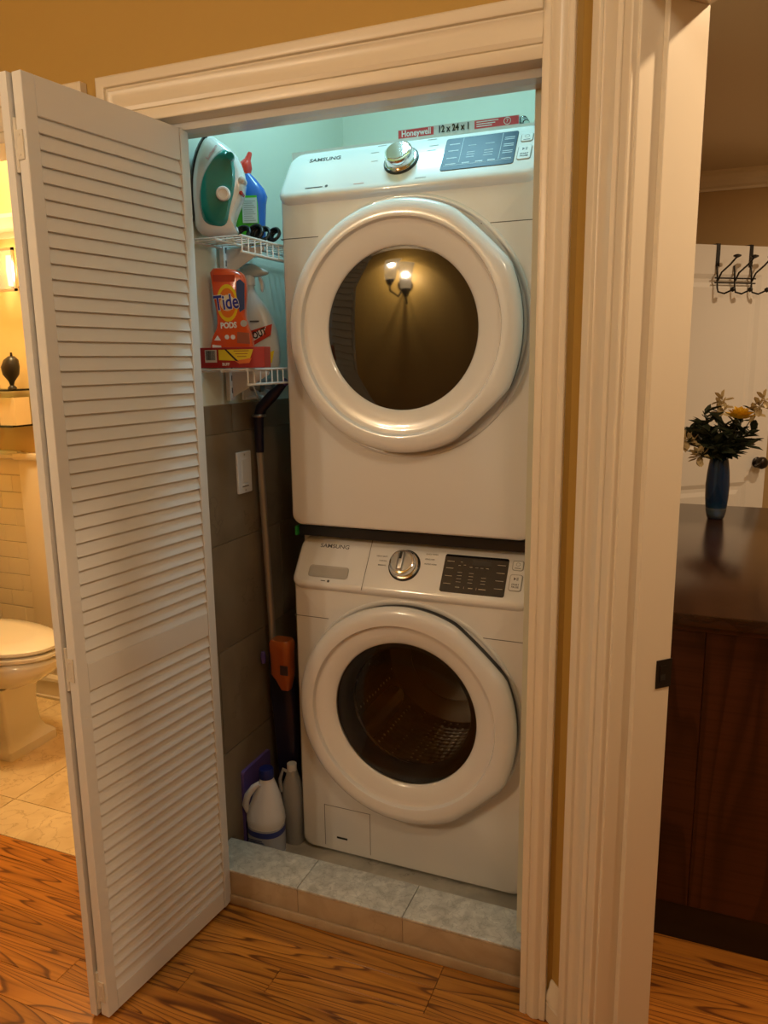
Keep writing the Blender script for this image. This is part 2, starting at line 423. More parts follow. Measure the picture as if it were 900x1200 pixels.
# tiles on the closet side wall
tw = bpy.data.objects['wall_closet_left']
bx(-1.243, -1.2385, W1+WT, 2.68, 0, 1.388).build('grout_bed', GROUT, tw)
def wtile(y0, y1, z0, z1):
    bx(-1.2387, -1.235, y0+.0015, y1-.0015, z0+.0015, z1-.0015).build('tile', SLATE, tw)
ys = {0: 1.69, 1: 1.56}
rows = [(.065, .375, 2.1), (.375, .688, 2.36), (.688, .999, 2.12), (.999, 1.309, 2.34), (1.309, 1.388, 1.875)]
for z0, z1, j in rows:
    cuts = sorted({W1+WT, 2.68, j} | {j+k*.61 for k in (-2, -1, 1, 2) if W1+WT+.02 < j+k*.61 < 2.66})
    for a, b in zip(cuts, cuts[1:]): wtile(a, b, z0, z1)
wtile(W1+WT, 2.3, .018, .065)
# bathroom walls
struct('wall_bath_back', bx(-3.3, -1.335, 2.535, 2.65, 0, H), BATHP, 'yellow bathroom wall behind the toilet, tiled below', 'wall')
struct('wall_bath_left', bx(-3.3, -3.2, W1+WT, 2.535, 0, H), BATHP, 'yellow bathroom wall behind the toilet tank', 'wall')
struct('wall_bath_right', bx(-1.37, -1.335, W1+WT, 2.535, 0, H), BATHP, 'yellow bathroom wall backing on to the closet', 'wall')
wb = bpy.data.objects['wall_bath_back']
bx(-3.2, -2.755, 2.531, 2.535, .1, 1.105).build('grout_bed', GROUT, wb)
TH, TL = .0765, .152
st = MB().box(.001, TL-.001, -.006, 0, .001, TH-.001).mesh('tile'); st.materials.append(TILEW)
bm = bmesh.new(); bm.from_mesh(st); bmesh.ops.bevel(bm, geom=bm.edges[:], offset=.0015, segments=1, affect='EDGES'); bm.to_mesh(st); bm.free()
for rI in range(13):
    for cI in range(-1, 3):
        x = -2.755-(cI+1)*TL + (TL/2 if rI % 2 else 0)
        if x+TL > -2.754: continue
        o = bpy.data.objects.new('tile', st); COL.objects.link(o); o.parent = wb; o.location = (x, 2.531, .107+rI*TH)
        if cI == 0 and rI % 2:
            pass
hs_ = MB().box(.001, TL/2-.001, -.006, 0, .001, TH-.001).mesh('tile'); hs_.materials.append(TILEW)
for rI in range(1, 13, 2):
    o = bpy.data.objects.new('tile', hs_); COL.objects.link(o); o.parent = wb; o.location = (-2.755-TL/2, 2.531, .107+rI*TH)
# trims in the bathroom
struct('trim_9', sweep([(0, 0), (0, .03), (.006, .036), (.018, .036), (.026, .026), (.034, .022), (.034, 0)], [(-3.2, 2.531, 1.10), (-2.765, 2.531, 1.10)], (0, -1, 0), True), TRIM, 'ivory cap moulding over the subway tile wainscot', 'trim')
p = MB().box(-2.755, -2.62, 2.50, 2.535, 0, 1.10).box(-2.775, -2.60, 2.488, 2.535, 1.10, 1.128)
struct('trim_10', p, TRIM, 'ivory upright board closing the wainscot by the bathroom shelves', 'trim', bevel=.003)
struct('baseboard_bath', sweep([(0, 0), (0, .018), (.012, .020), (.018, .015), (.085, .015), (.092, .022), (.104, .020), (.115, .010), (.115, 0)], [(-3.2, 2.50, 0), (-1.40, 2.50, 0)], (0, -1, 0), True), TRIM, 'ivory moulded baseboard along the bathroom wall', 'baseboard')
struct('trim_11', sweep([(0, 0), (0, .02), (.02, .03), (.03, .06), (.05, .075), (.065, .085), (.08, .085), (.08, 0)], [(-3.2, 2.535, 2.02), (-2.45, 2.535, 2.02)], (0, -1, 0), True), TRIM, 'ivory cornice moulding above the bathroom sconce', 'trim')
# room
struct('wall_room_back', bx(-.36, 2.6, 4.63, 4.75, 0, HR+.05), ROOMPAINT, 'tan wall at the far end of the room behind the open door', 'wall')
struct('wall_room_left', bx(-.352, -.243, 2.78, 4.63, 0, HR+.05), ROOMPAINT, 'tan wall of the room beside the long chest', 'wall')
struct('wall_room_right', bx(2.5, 2.6, .3, 4.63, 0, HR+.05), ROOMPAINT, 'tan wall at the other side of the room', 'wall')
struct('wall_room_front', bx(1.1, 2.6, .3, .4, 0, HR+.05), ROOMPAINT, 'tan wall of the room next to its doorway', 'wall')
CROWN = [(0, 0), (.0, .010), (.012, .012), (.02, .03), (.045, .05), (.07, .06), (.078, .075), (.09, .078), (.09, 0)]
struct('trim_12', sweep(CROWN, [(-.243, 4.63, HR-.09), (2.5, 4.63, HR-.09)], (0, -1, 0), True), TRIM, 'white crown moulding under the room ceiling', 'trim')

# closet jambs, head and casings
jm = MB().box(OPL-.012, OPL, W1-.0, W1+WT, 0, HEAD+.012).box(OPR, OPR+.012, W1, W1+WT, 0, HEAD+.012).box(OPL, OPR, W1, W1+WT, HEAD, HEAD+.012)
struct('trim_1', jm, TRIM, 'ivory jamb lining of the laundry closet opening', 'trim')
yF = W1
struct('trim_2', sweep(CAS, [(OPL-.006, yF, 0), (OPL-.006, yF, HEAD+.0), (OPR+.002, yF, HEAD+.0)], (0, -1, 0), True), TRIM, 'wide ivory moulded casing over the laundry closet', 'trim', smooth=30)
struct('trim_3', sweep(CASN, [(OPR+.002, yF, 0), (OPR+.002, yF, HEAD+.104)], (0, -1, 0), False), TRIM, 'narrow ivory moulded casing beside the laundry machines', 'trim', smooth=30)
# bifold track under the head
bx(OPL+.01, OPR-.004, W1+.036, W1+.072, HEAD-.016, HEAD).build('door_track', mat('track white', (.75, .76, .77), .35), bpy.data.objects['trim_1'])
bx(OPL, OPR, W1+.075, W1+WT, HEAD-.012, HEAD).build('head_stop', TRIM, bpy.data.objects['trim_1'])
# bathroom jamb and casing
jb = MB().box(BOR, BOR+.012, W1, W1+WT, 0, HEAD+.012).box(BOL-.012, BOL, W1, W1+WT, 0, HEAD+.012).box(BOL, BOR, W1, W1+WT, HEAD, HEAD+.012)
struct('trim_4', jb, TRIM, 'ivory jamb lining of the bathroom doorway', 'trim')
struct('trim_5', sweep(CAS, [(BOL-.004, yF, 0), (BOL-.004, yF, HEAD), (BOR+.004, yF, HEAD), (BOR+.004, yF, 0)], (0, -1, 0), True), TRIM, 'ivory moulded casing round the bathroom doorway', 'trim', smooth=30)
# slanted doorway: jamb lining with its stop, casing, strike plate
jl = MB()
w2box(jl, S0-.02, S0, 0, T2+.002, 0, HD2+.02); w2box(jl, S0, S0+.013, .047, T2+.016, 0, HD2-.013)
w2box(jl, S1, S1+.02, 0, T2, 0, HD2+.02); w2box(jl, S1-.013, S1, .047, T2+.016, 0, HD2-.013)
w2box(jl, S0, S1, 0, T2, HD2, HD2+.02); w2box(jl, S0, S1, .047, T2+.016, HD2-.013, HD2)
jo = struct('trim_6', jl, TRIM, 'ivory jamb lining of the slanted doorway with its stop', 'trim', bevel=.0015, seg=1)
struct('trim_7', sweep([(u*.92, v) for u, v in CAS], [w2(S0-.006, 0, 0), w2(S0-.006, 0, HD2+.006), w2(S1+.006, 0, HD2+.006), w2(S1+.006, 0, 0)], -N2, True), TRIM, 'ivory moulded casing round the slanted doorway', 'trim', smooth=30)
BASE = [(0, 0), (0, .016), (.045, .016), (.048, .013), (.052, .013), (.054, .017), (.070, .015), (.082, .008), (.094, .006), (.10, .002), (.10, 0)]
struct('baseboard_slanted', sweep(BASE, [w2(.0, 0, 0), w2(.055, 0, 0)], -N2, True), TRIM, 'short piece of ivory baseboard in the corner beside the closet casing', 'baseboard', smooth=30)
struct('baseboard_hall', sweep(BASE, [w2(S1+.11, 0, 0), w2(1.74, 0, 0)], -N2, True), TRIM, 'ivory baseboard along the slanted wall past the doorway', 'baseboard', smooth=30)
sp = MB(); w2box(sp, S0+.013, S0+.0145, T2-.02, T2+.018, .862, .920); w2box(sp, S0+.0145, S0+.0155, T2-.012, T2+.004, .874, .908)
spo = sp.build('strike_plate', BRONZE, jo)
spo['label'] = 'dark bronze strike plate'
sh = MB(); w2box(sh, S0+.0155, S0+.0157, T2-.010, T2+.002, .878, .890); sh.build('latch_hole', BLACK, spo)

# curb: tiles on top and face
cb = struct('trim_8', bx(OPL, OPR, 1.638, 1.750, 0, .095), GROUT, 'stone tiled curb across the foot of the closet opening', 'curb')
xs = [OPL, -.94, -.635, OPR]
for a, b in zip(xs, xs[1:]):
    bx(a+.0004, b-.0004, 1.626, 1.758, .0955, .1035).build('tile', CURBT, cb, bevel=.0025)
    bx(a+.0004, b-.0004, 1.6285, 1.638, .002, .0952).build('tile', CURBF, cb, bevel=.0015)
bx(OPL, OPR, 1.620, 1.6285, 0, .028).build('foot_strip', CURBF, cb, bevel=.003)

# ================================================================== BIFOLD DOOR (door_1)
door = thing('door_1', 'white louvred bifold door folded open beside the laundry machines', 'door', (0, 0, 0), kind='structure')
SLT = MB().loops([[(x, -.19+.38*k, z) for x, z in ((.0002, -.0172), (.0036, -.0162), (-.0044, .0178), (-.0080, .0170))] for k in (0, 1)]).mesh('slat')
SLT.materials.append(DOORW)
def leaf(near, far, side):
    """louvred panel between two floor points on its outer face; the face looks to +X for side=1"""
    near, far = Vector((*near, 0)), Vector((*far, 0)); d = far-near; L = d.length; d.normalize()
    nrm = Vector((d.y, -d.x, 0))*side
    M = frame((near.x, near.y, 0), nrm, d, (0, 0, 1))
    # local: x out of the face, y along the width, z up; body from x=-.030 to 0
    t = .025
    st_w = .030
    root = bx(-t, 0, 0, st_w, .010, 2.032).build('door_panel', DOORW, door, M=M, bevel=.0015, seg=1)
    fs = MB().prism([(-t, L-.034), (0, L-.034), (0, L-.028), (-.006, L), (-t, L)], .010, 2.032).build('stile', DOORW, root)
    for z0, z1 in ((1.961, 2.032), (.808, .869), (.010, .062)):
        bx(-t, -.0008, st_w+.0006, L-.0350, z0, z1).build('rail', DOORW, root, bevel=.001, seg=1)
    for z0, z1, n in ((.869, 1.961, 37), (.062, .808, 25)):
        pz = (z1-z0)/n
        for k in range(n):
            o = bpy.data.objects.new('slat', SLT); COL.objects.link(o); o.parent = root
            o.location = (-.0045, st_w+(L-.034-st_w)/2, z0+pz*(k+.5)+.002); o.scale = (1, (L-.035-st_w)/.38, pz/.0297)
    return root, M, L
rootB, MB_, LB = leaf((-1.192, 1.176), (-1.147, 1.625), 1)
rootA, MA_, LA = leaf((-1.2330, 1.610), (-1.2475, 1.172), 1)
# hinges at the shared edge (centre knuckle between the two panel edges)
HM = mat('painted hinge', (.70, .66, .58), .35)
hb = MB()
hb.box(.0015, .020, -.0024, 0, -.026, .026)
for q in (-.047, .029): hb.box(-.022, -.0015, -.0024, 0, q, q+.018)
hb.lathe([(.0040, -.048), (.0040, .048)], 10)
for x, q in ((.011, -.017), (.011, .017), (-.013, -.038), (-.013, .038)): hb.lathe([(.0024, -.0024), (.0018, -.0034)], 8, (x, 0, q), axis='y')
hme = hb.mesh('hinge'); hme.materials.append(HM)
for z in (1.905, .865, .075):
    o = bpy.data.objects.new('hinge', hme); COL.objects.link(o); o.parent = rootB; o.location = (-.0270, -.0005, z)

# ================================================================== LAUNDRY MACHINES
MX, MY = -.727, 1.90            # centre line and front face of the stack
GLASSD = mat('dark dryer glass', (.020, .016, .010), .03, spec=.5, ior=1.75)
GLASSW = glass('washer glass', (.86, .84, .80), fres=1.5)
DRUM = bpy.data.materials.new('drum steel'); DRUM.use_nodes = True
nt = DRUM.node_tree; b_ = nt.nodes['Principled BSDF']; b_.inputs['Metallic'].default_value = 1; b_.inputs['Roughness'].default_value = .3
vr = nd(nt, 'ShaderNodeTexVoronoi'); vr.inputs['Scale'].default_value = 42; vr.inputs['Randomness'].default_value = .15
tcn = nd(nt, 'ShaderNodeTexCoord'); nt.links.new(tcn.outputs['Object'], vr.inputs['Vector'])
rr_ = ramp(nt, vr.outputs['Distance'], [(.14, (.92, .88, .80)), (.24, (.24, .225, .20))]); nt.links.new(rr_.outputs[0], b_.inputs['Base Color'])
bpn = nd(nt, 'ShaderNodeBump'); bpn.inputs['Strength'].default_value = .8; bpn.inputs['Distance'].default_value = .004
nt.links.new(vr.outputs['Distance'], bpn.inputs['Height']); nt.links.new(bpn.outputs['Normal'], b_.inputs['Normal'])

def Ro(a, R=.312):
    """door outline: round, with a flatter grip side on the right"""
    a = (a+PI) % (2*PI)-PI; d = abs(math.degrees(a))
    if d < 29: return R*(1.0+.022*(d/29)**2)
    if d < 62:
        k = (d-29)/33.0
        # straight edge between (29 deg, 1.022) and (62 deg, 1.0)
        a1, a2 = math.radians(29), math.radians(62)
        p1 = Vector((1.022*math.cos(a1), 1.022*math.sin(a1))); p2 = Vector((math.cos(a2), math.sin(a2)))
        e = p2-p1; dv = Vector((math.cos(math.radians(d)), math.sin(math.radians(d))))
        den = dv.x*e.y-dv.y*e.x; t = (p1.x*e.y-p1.y*e.x)/den
        return R*(t*.75 + .25)
    return R
def machine(name, label, cat, base, height, zb, dcz, wash):
    root = thing(name, label, cat, (MX, MY, base))
    W, DP = .686, .74
    dcx = .008
    hole = .235
    fz = zb+.006                                   # the flat front stops under the control panel
    # cabinet: front sheet with the door opening, sides, back
    out = []
    for (x, z) in rrect(W, fz, (.030, .030, .004, .004), 7, 0, fz/2):
        out.append((x, z))
    dense = []
    for i in range(len(out)):
        a, b = out[i], out[(i+1) % len(out)]
        L = math.hypot(b[0]-a[0], b[1]-a[1]); k = max(1, int(L/.03))
        dense += [(a[0]+(b[0]-a[0])*j/k, a[1]+(b[1]-a[1])*j/k) for j in range(k)]
    cz = fz/2
    def ring(ins, y): return [(x*(1-ins/(W/2)), y, cz+(z-cz)*(1-ins/(fz/2))) for x, z in dense]
    def circ(r, y): return [(dcx+r*math.cos(t), y, dcz+r*math.sin(t)) for t in (math.atan2(z-dcz, x-dcx) for x, z in dense)]
    mb = MB().loops([circ(hole, .06), circ(hole, 0), ring(.016, 0), ring(.007, .002), ring(.002, .007), ring(0, .016), ring(0, DP)], cap0=False, cap1=True)
    mb.box(-W/2+.001, W/2-.001, .075, DP, fz-.02, height)
    mb.box(-W/2+.001, W/2-.001, .010, .09, fz-.02, fz+.02)
    mb.build('cabinet', ENAMEL, root, smooth=30)
    # control panel
    sl = Vector((0, .08, .112)).normalized(); LP = .166
    nrm = Vector((1, 0, 0)).cross(sl)
    PM = frame((0, -.020, zb), (1, 0, 0), sl, nrm)
    pm = MB()
    def PL(i, z, i2=0): return [(x, y, z) for x, y in rrect(W+.004-2*i, LP-2*i, [max(q-i, .002) for q in (.030, .030, .045, .045)], 8, 0, LP/2)]
    pm.loops([PL(0, -.050), PL(0, -.014), PL(.002, -.008), PL(.006, -.0035), PL(.012, -.0008), PL(.018, 0)])
    cp = pm.build('control_panel', GLOSSW, root, smooth=40, M=PM)
    def P(x, y, z=0.0006): return Matrix.Translation((x, y, z))
    text('lettering', 'SAMSUNG', .0165, GREYPRINT, cp, P(-.232, .126), bold=.00015, xs=1.22)
    kx = -.010; ky = .088
    MB().lathe([(.046, 0), (.046, .002), (.044, .003)], 40).build('knob_recess', BLACK, cp, M=P(kx, ky, 0))
    kn = MB().lathe([(.042, .002), (.042, .006), (.0405, .008), (.0365, .0085), (.0365, .026), (.0345, .030), (.031, .0315), (0, .0315)], 48).build('knob', CHROME, cp, smooth=30, M=P(kx, ky, 0))
    MB().lathe([(.029, .0315), (.029, .0330), (0, .0335)], 40).build('knob_face', SATINW if not wash else STEEL, kn, smooth=30)
    if wash:
        bx(-.0085, .0085, -.027, .027, .030, .043).build('knob_grip', STEEL, kn, bevel=.004, seg=3)
        bx(-.0035, .0035, .004, .024, .0431, .0436).build('pointer_mark', BLACK, kn)
    else:
        MB().lathe([(.0285, .0335), (.0285, .0338), (0, .0339)], 40).build('knob_cap', CHROME, kn, smooth=30)
    # display
    dw, dh, dx, dy = .176, .108, .190, .0785 if wash else .0895
    if not wash: dh, dw = .106, .180
    dsp = plate(dw, dh, .006, .0016, .0006).build('display', BLACKG if wash else mat('dryer display', (.045, .075, .115), .30, spec=.10), cp, M=P(dx, dy, 0))
    pr = MB()
    def dash(x, y, w, hh=.0016): pr.box(x-w/2, x+w/2, y-hh/2, y+hh/2, .0016, .00185)
    if wash:
        for y in (.034, .014, -.008, -.030): dash(-.070, y, .020); 
        for y in (.034, .012, -.010, -.032): dash(.070, y, .022)
        for y in (.004, -.005, -.014, -.023): dash(-.040, y, .013, .0012); dash(-.008, y, .013, .0012)
        for y in (-.006, -.015, -.023): dash(.027, y, .013, .0012)
        for x in (-.012, .004, .018, .033): dash(x, .021, .008, .0012)
        for x, w in ((-.040, .012), (-.004, .012), (.028, .020)): dash(x, -.038, w, .0022)
        dash(-.022, -.038, .001, .006); dash(.012, -.038, .001, .006)
        for x, y in ((-.040, .034), (-.030, .026), (-.044, .024)): dash(x, y, .006, .0012)
        pr.build('panel_print', mat('amber print', (.42, .37, .28), .5), dsp, kind='stuff')
        bx(-.010, .042, .028, .042, .0016, .0019).build('digit_window', mat('digit window', (.05, .048, .045), .1), dsp)
    else:
        pr.box(-.046, -.0452, -.030, .050, .0016, .0018); pr.box(.052, .0528, -.034, .050, .0016, .0018); pr.box(-.084, .084, -.0385, -.0378, .0016, .0018)
        for y in (.032, .010, -.014, -.034): dash(-.066, y, .026, .002)
        for y in (.034, .028, .012, .006, -.010, -.016, -.034): dash(.071, y, .024, .0018)
        for y in (.022, .000, -.008, -.016): dash(-.020, y, .020, .0014); dash(.024, y, .022, .0014)
        for x in (-.028, .005, .035): dash(x, -.034, .018, .003)
        pr.build('panel_print', mat('display print', (.60, .68, .74), .5), dsp, kind='stuff')
    # buttons
    for by, bw, bh, body in ((.116, .026, .024, None), (.068, .030, .042, 'START\nPAUSE')):
        bt = plate(bw, bh, .005, .0022, .0008).build('button', GLOSSW, cp, M=P(.303, by, .0002))
        rim = MB().loops([[(x, y, .0012) for x, y in rrect(bw+.0016, bh+.0016, .0055, 5)], [(x, y, .0002) for x, y in rrect(bw+.0044, bh+.0044, .0065, 5)]], False, False).build('button_rim', mat('button rim', (.35, .34, .32), .5), cp, M=P(.303, by, .0004))
        if body:
            text('lettering', body, .0068, GREYPRINT, bt, P(0, -.009, .0024), bold=.0001)
            MB().prism([(-.006, .006), (.000, .0105), (-.006, .015)], .0022, .0025).box(.002, .0032, .006, .015, .0022, .0025).box(.0045, .0057, .006, .015, .0022, .0025).build('start_symbol', GREYPRINT, bt)
        else:
            MB().loops([[(.005*math.cos(t*PI/10), .003+.004*math.sin(t*PI/10), .0025) for t in range(20)], [(.0058*math.cos(t*PI/10), .003+.0048*math.sin(t*PI/10), .0025) for t in range(20)]], False, False).box(-.008, .008, -.0085, -.0068, .0022, .0025).build('power_symbol', GREYPRINT, bt)
    # cycle names round the knob
    if wash:
        for y, s_ in ((.109, 'HEAVY DUTY'), (.096, 'NORMAL'), (.083, 'BEDDING')): text('lettering', s_, .0055, GREYPRINT, cp, P(-.064, y), align='RIGHT')
        for y, s_ in ((.127, 'QUICK WASH'), (.112, 'DELICATES'), (.098, 'ACTIVE WEAR')): text('lettering', s_, .0055, GREYPRINT, cp, P(.046, y), align='LEFT')
        # detergent drawer: seam, finger recess, print
        MB().box(-.1215, -.1200, .004, LP-.004, -.001, .0005).build('drawer_seam', GROOVE, cp)
        dr = plate(.205, .128, .012, .0006, .0004).build('detergent_drawer', GLOSSW, cp, M=P(-.228, .080, 0))
        rc = MB(); o1 = rrect(.118, .030, .007, 5); o2 = rrect(.108, .020, .005, 5)
        rc.loops([[(x, y, .0022) for x, y in rrect(.124, .036, .009, 5)], [(x, y, .0014) for x, y in o1], [(x, y+.002, .0009) for x, y in o2]], False, True).build('drawer_handle', mat('drawer recess', (.42, .40, .37), .45), dr, M=P(-.004, -.033, 0))
        MB().box(-.018, -.004, -.0012, .0012, .0006, .0009).lathe([(.004, .0006), (.004, .0009)], 10, (.006, 0, 0)).build('panel_print', GREYPRINT, dr, kind='stuff', M=P(-.004, -.060, .0002))
    else:
        for y, x0, w in ((.150, -.075, .024), (.128, -.090, .022), (.098, -.085, .018)): MB().box(x0-w/2, x0+w/2, y-.0008, y+.0008, .0004, .0008).build('panel_print', mat('faint print', (.45, .45, .45), .5), cp, kind='stuff')
        for y, x0, w in ((.150, .060, .024), (.128, .068, .024), (.112, .065, .022)): MB().box(x0-w/2, x0+w/2, y-.0008, y+.0008, .0004, .0008).build('panel_print', MATS['faint print'], cp)
        MB().box(-.264, -.214, .026, .0290, .0004, .0008).lathe([(.0042, .0004), (.0042, .0008)], 10, (-.203, .0285, 0)).build('panel_print', GREYPRINT, cp, kind='stuff')
        bx(-.126, -.097, .024, .026, .0004, .0008).build('panel_print', mat('pink print', (.75, .40, .36), .5), cp, kind='stuff')
        bx(.040, .068, .022, .024, .0004, .0008).build('panel_print', MATS['faint print'], cp)
    # seam of the front sheet
    sz = zb-.098
    for x0, x1 in ((-W/2-.0005, -.232), (.205, W/2+.0005)):
        bx(x0, x1, -.0006, .02, sz-.0009, sz+.0009).build('front_seam', GROOVE, root)
    # raised surround of the door
    N = 120
    sr = MB()
    def cl(r, y, off=0.0): return [(dcx+off+r*math.cos(2*PI*i/N), y, dcz+r*math.sin(2*PI*i/N)) for i in range(N)]
    sr.loops([cl(.328, .0), cl(.3275, -.0025), cl(.325, -.004), cl(.318, -.0035), cl(.312, .002)], False, False).build('door_surround', ENAMEL, root, smooth=50)
    # door
    R = .312 if not wash else .319
    def ol(ins, y): return [(dcx+(Ro(2*PI*i/N, R)-ins)*math.cos(2*PI*i/N), y, dcz+(Ro(2*PI*i/N, R)-ins)*math.sin(2*PI*i/N)) for i in range(N)]
    gr = .203 if not wash else .209
    of = -.004
    dm = MB().loops([cl(gr-.004, -.006, of), cl(.25, -.012, of), ol(.03, -.024), ol(.006, -.0255), ol(.001, -.029), ol(0, -.036), ol(.002, -.043), ol(.008, -.048), ol(.017, -.0520), ol(.026, -.0535),
                    cl(.272, -.0535, of), cl(.2685, -.0525, of), cl(.2665, -.0480, of), cl(.2645, -.0415, of), cl(.2615, -.0395, of), cl(.250, -.0385, of), cl(.228, -.0325, of), cl(gr+.008, -.0265, of), cl(gr+.002, -.0230, of), cl(gr, -.0200, of), cl(gr, -.006, of)], False, False)
    MB().loops([ol(.005, .001), ol(.005, -.026)], False, False).build('door_gap_shade', BLACK, root, smooth=60)  # black band painting in the shade between door and cabinet
    dr_ = dm.build('door', ENAMEL, root, smooth=35)
    if not wash:
        MB().loops([cl(gr, -.0185, of), cl(gr*.93, -.0205, of), cl(gr*.8, -.0215, of), cl(gr*.5, -.0222, of), cl(gr*.1, -.0225, of)], False, True).build('door_window', GLASSD, dr_, smooth=60)
    else:
        MB().loops([cl(gr, -.018, of), cl(gr*.9, -.022, of), cl(gr*.7, -.024, of), cl(gr*.4, -.025, of), cl(gr*.1, -.0252, of)], False, True).build('door_window', GLASSW, dr_, smooth=60)
        MB().loops([cl(gr+.001, -.012, of), cl(gr-.006, -.010, of), cl(gr-.020, .000, of), cl(gr-.030, .030, of), cl(gr-.024, .060, of), cl(gr+.015, .07, of)], False, False).build('door_gasket', mat('grey gasket', (.05, .05, .052), .45), root, smooth=50)
        drum = MB().loops([cl(.185, .055), cl(.205, .060), cl(.232, .075), cl(.240, .10), cl(.240, .40), cl(.232, .44), cl(.21, .455)], False, False).build('drum', DRUM, root, smooth=50)
        MB().loops([cl(.235, .44), cl(.16, .45), cl(.15, .435), cl(.06, .43), cl(.001, .43)], False, True).build('drum_back', mat('drum back steel', (.20, .19, .175), .3, 1.0), drum, smooth=50)
        MB().loops([cl(.188, .050), cl(.190, .044), cl(.186, .040), cl(.182, .046), cl(.184, .052)], False, False).build('drum_rim', CHROME, drum, smooth=50)
        for k in range(3):
            a = math.radians(97+120*k); ca, sa = math.cos(a), math.sin(a)
            M = frame((dcx, .1, dcz), (-sa, 0, ca), (0, 1, 0), (-ca, 0, -sa)) @ Matrix.Translation((0, 0, -.238))
            MB().loops([[(x*k1, y, z*k2) for x, z in ((-.04, 0), (-.028, .012), (-.014, .045), (0, .052), (.014, .045), (.028, .012), (.04, 0))] for y, k1, k2 in ((0, .8, .3), (.04, 1, 1), (.25, 1, 1), (.30, .9, .5))]).build('drum_lifter', mat('lifter steel', (.72, .69, .63), .3, .8), drum, smooth=40, M=M)
        # filter cover
        fx, fz_ = onY(381, 975, MY), onY(436, 1023, MY)
        cw = MB(); x0, x1, z1_ = fx.x-MX, fz_.x-MX-.003, .155
        for a, b in (((x0, x0+.0014), (.02, z1_)), ((x1-.0014, x1), (.02, z1_)), ((x0, x1), (z1_-.0014, z1_))): cw.box(a[0], a[1], -.0005, .01, b[0], b[1])
        cw.build('filter_cover_gap', GROOVE, root)
        bx(x0+.04, x0+.075, -.0006, .01, .050, .056).build('filter_cover_latch', BLACK, root)
    # feet
    for sx in (-1, 1):
        for y in (.06, DP-.06):
            MB().lathe([(.022, -.012 if wash else -.006), (.022, .004), (.012, .006)], 14, (sx*.28, y, 0)).build('foot', BLACK, root)
    return root
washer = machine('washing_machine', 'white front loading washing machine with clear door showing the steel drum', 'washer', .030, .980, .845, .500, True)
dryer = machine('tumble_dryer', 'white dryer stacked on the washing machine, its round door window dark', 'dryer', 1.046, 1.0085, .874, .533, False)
# stacking kit between the two
sk = bx(-.334, .334, .03, .70, 0, .029).build('stacking_frame', BLACK, None, loc=(MX, MY, 1.0106))
tag(sk, 'black stacking frame between washing machine and dryer', 'stacking frame')

gp = bx(0, .006, 0, .07, 0, .026).build('rubber_pad', mat('green rubber', (.02, .30, .04), .5), None, loc=(MX-.3425, MY+.02, 1.0112))
tag(gp, 'small green rubber pad wedged between washing machine and dryer', 'rubber pad')

# ================================================================== LAMPS
def sconce_cup(root, x, y, z, s=1.0):
    MB().lathe([(.030*s, 0), (.036*s, .05*s), (.046*s, .13*s), (.062*s, .21*s), (.060*s, .21*s), (.044*s, .13*s), (.034*s, .05*s), (.028*s, .004)], 28, (x, y, z), cap1=False).build('glass_shade', lampglass('sconce shade', (1.0, .70, .36), 4.0, .72), root, smooth=50)
    MB().lathe([(.012, -.05), (.022, -.03), (.030, -.012), (.033, .004), (.026, .006)], 20, (x, y, z)).build('shade_holder', BRONZE, root, smooth=50)
    lamp('bulb', 'POINT', root, (x, y, z+.10*s), HALL_W, HALL_C, .022)
hs = thing('wall_sconce', 'bronze wall sconce with two glowing glass cups facing the laundry closet', 'sconce', (-1.635, -.60, 1.985))
MB().lathe([(.055, 0), (.055, .012), (.035, .022), (.01, .03)], 28, axis='y').build('wall_plate', BRONZE, hs, smooth=40)
for sx, yy, zz, sc in ((-.055, .17, .03, 1.35), (.045, .12, -.05, 1.2)):
    MB().tube([(0, .02, -.02), (sx*.5, .07, -.09), (sx, yy-.02, -.09+zz), (sx, yy, -.045+zz)], .007, 8).build('arm', BRONZE, hs, smooth=60)
    sconce_cup(hs, sx, yy, zz, sc)
def ceiling_light(name, label, loc, watts, col, r=.16):
    t = thing(name, label, 'ceiling lamp', loc)
    MB().lathe([(r, 0), (r, -.02), (r*.95, -.025)], 32).build('lamp_base', STEEL, t, smooth=40)
    MB().lathe([(r*.94, -.022), (r*.9, -.05), (r*.7, -.085), (r*.35, -.10), (0, -.104)], 32, cap0=False).build('lamp_bowl', lampglass(name+' bowl', col, 2.0), t, smooth=60)
    lamp('bulb', 'POINT', t, (0, 0, -.20), watts, col, r*.8)
    return t
ceiling_light('hall_fill_lamp', 'unseen round glass lamp added as fill light for the hall', (.22, .30, H), HALL_FILL_W, HALL_C, .15)  # added out of view to brighten the louvred door's face
ceiling_light('bath_ceiling_lamp', 'round glass ceiling lamp of the bathroom', (-2.35, 2.05, H), BATH_W, BATH_C, .15)
def downlight(label, loc):
    t = thing('downlight', label, 'downlight', loc, group='downlights of the room')
    MB().lathe([(.062, 0), (.062, -.004), (.055, -.006), (.048, -.001)], 32, cap1=False).build('trim_ring', SATINW, t, smooth=40)
    MB().lathe([(.048, -.0015), (0, -.0015)], 28, cap0=False).build('lamp_lens', lampglass('downlight lens', ROOM_C, 6.0), t)
    l = lamp('bulb', 'AREA', t, (0, 0, -.010), ROOM_W, ROOM_C, .08); return t
downlight('round recessed downlight just inside the slanted doorway', (.535, 1.567, HR))
downlight('round recessed downlight in front of the open white door', (1.1, 3.75, HR))
downlight('round recessed downlight over the middle of the room', (1.6, 2.6, HR))
cl_ = thing('closet_lamp', 'flat white lamp on the closet ceiling over the dryer', 'ceiling lamp', (-.80, 1.86, H))
plate(.34, .10, .02, .02).build('lamp_base', SATINW, cl_, M=Matrix.Rotation(PI, 4, 'X'))
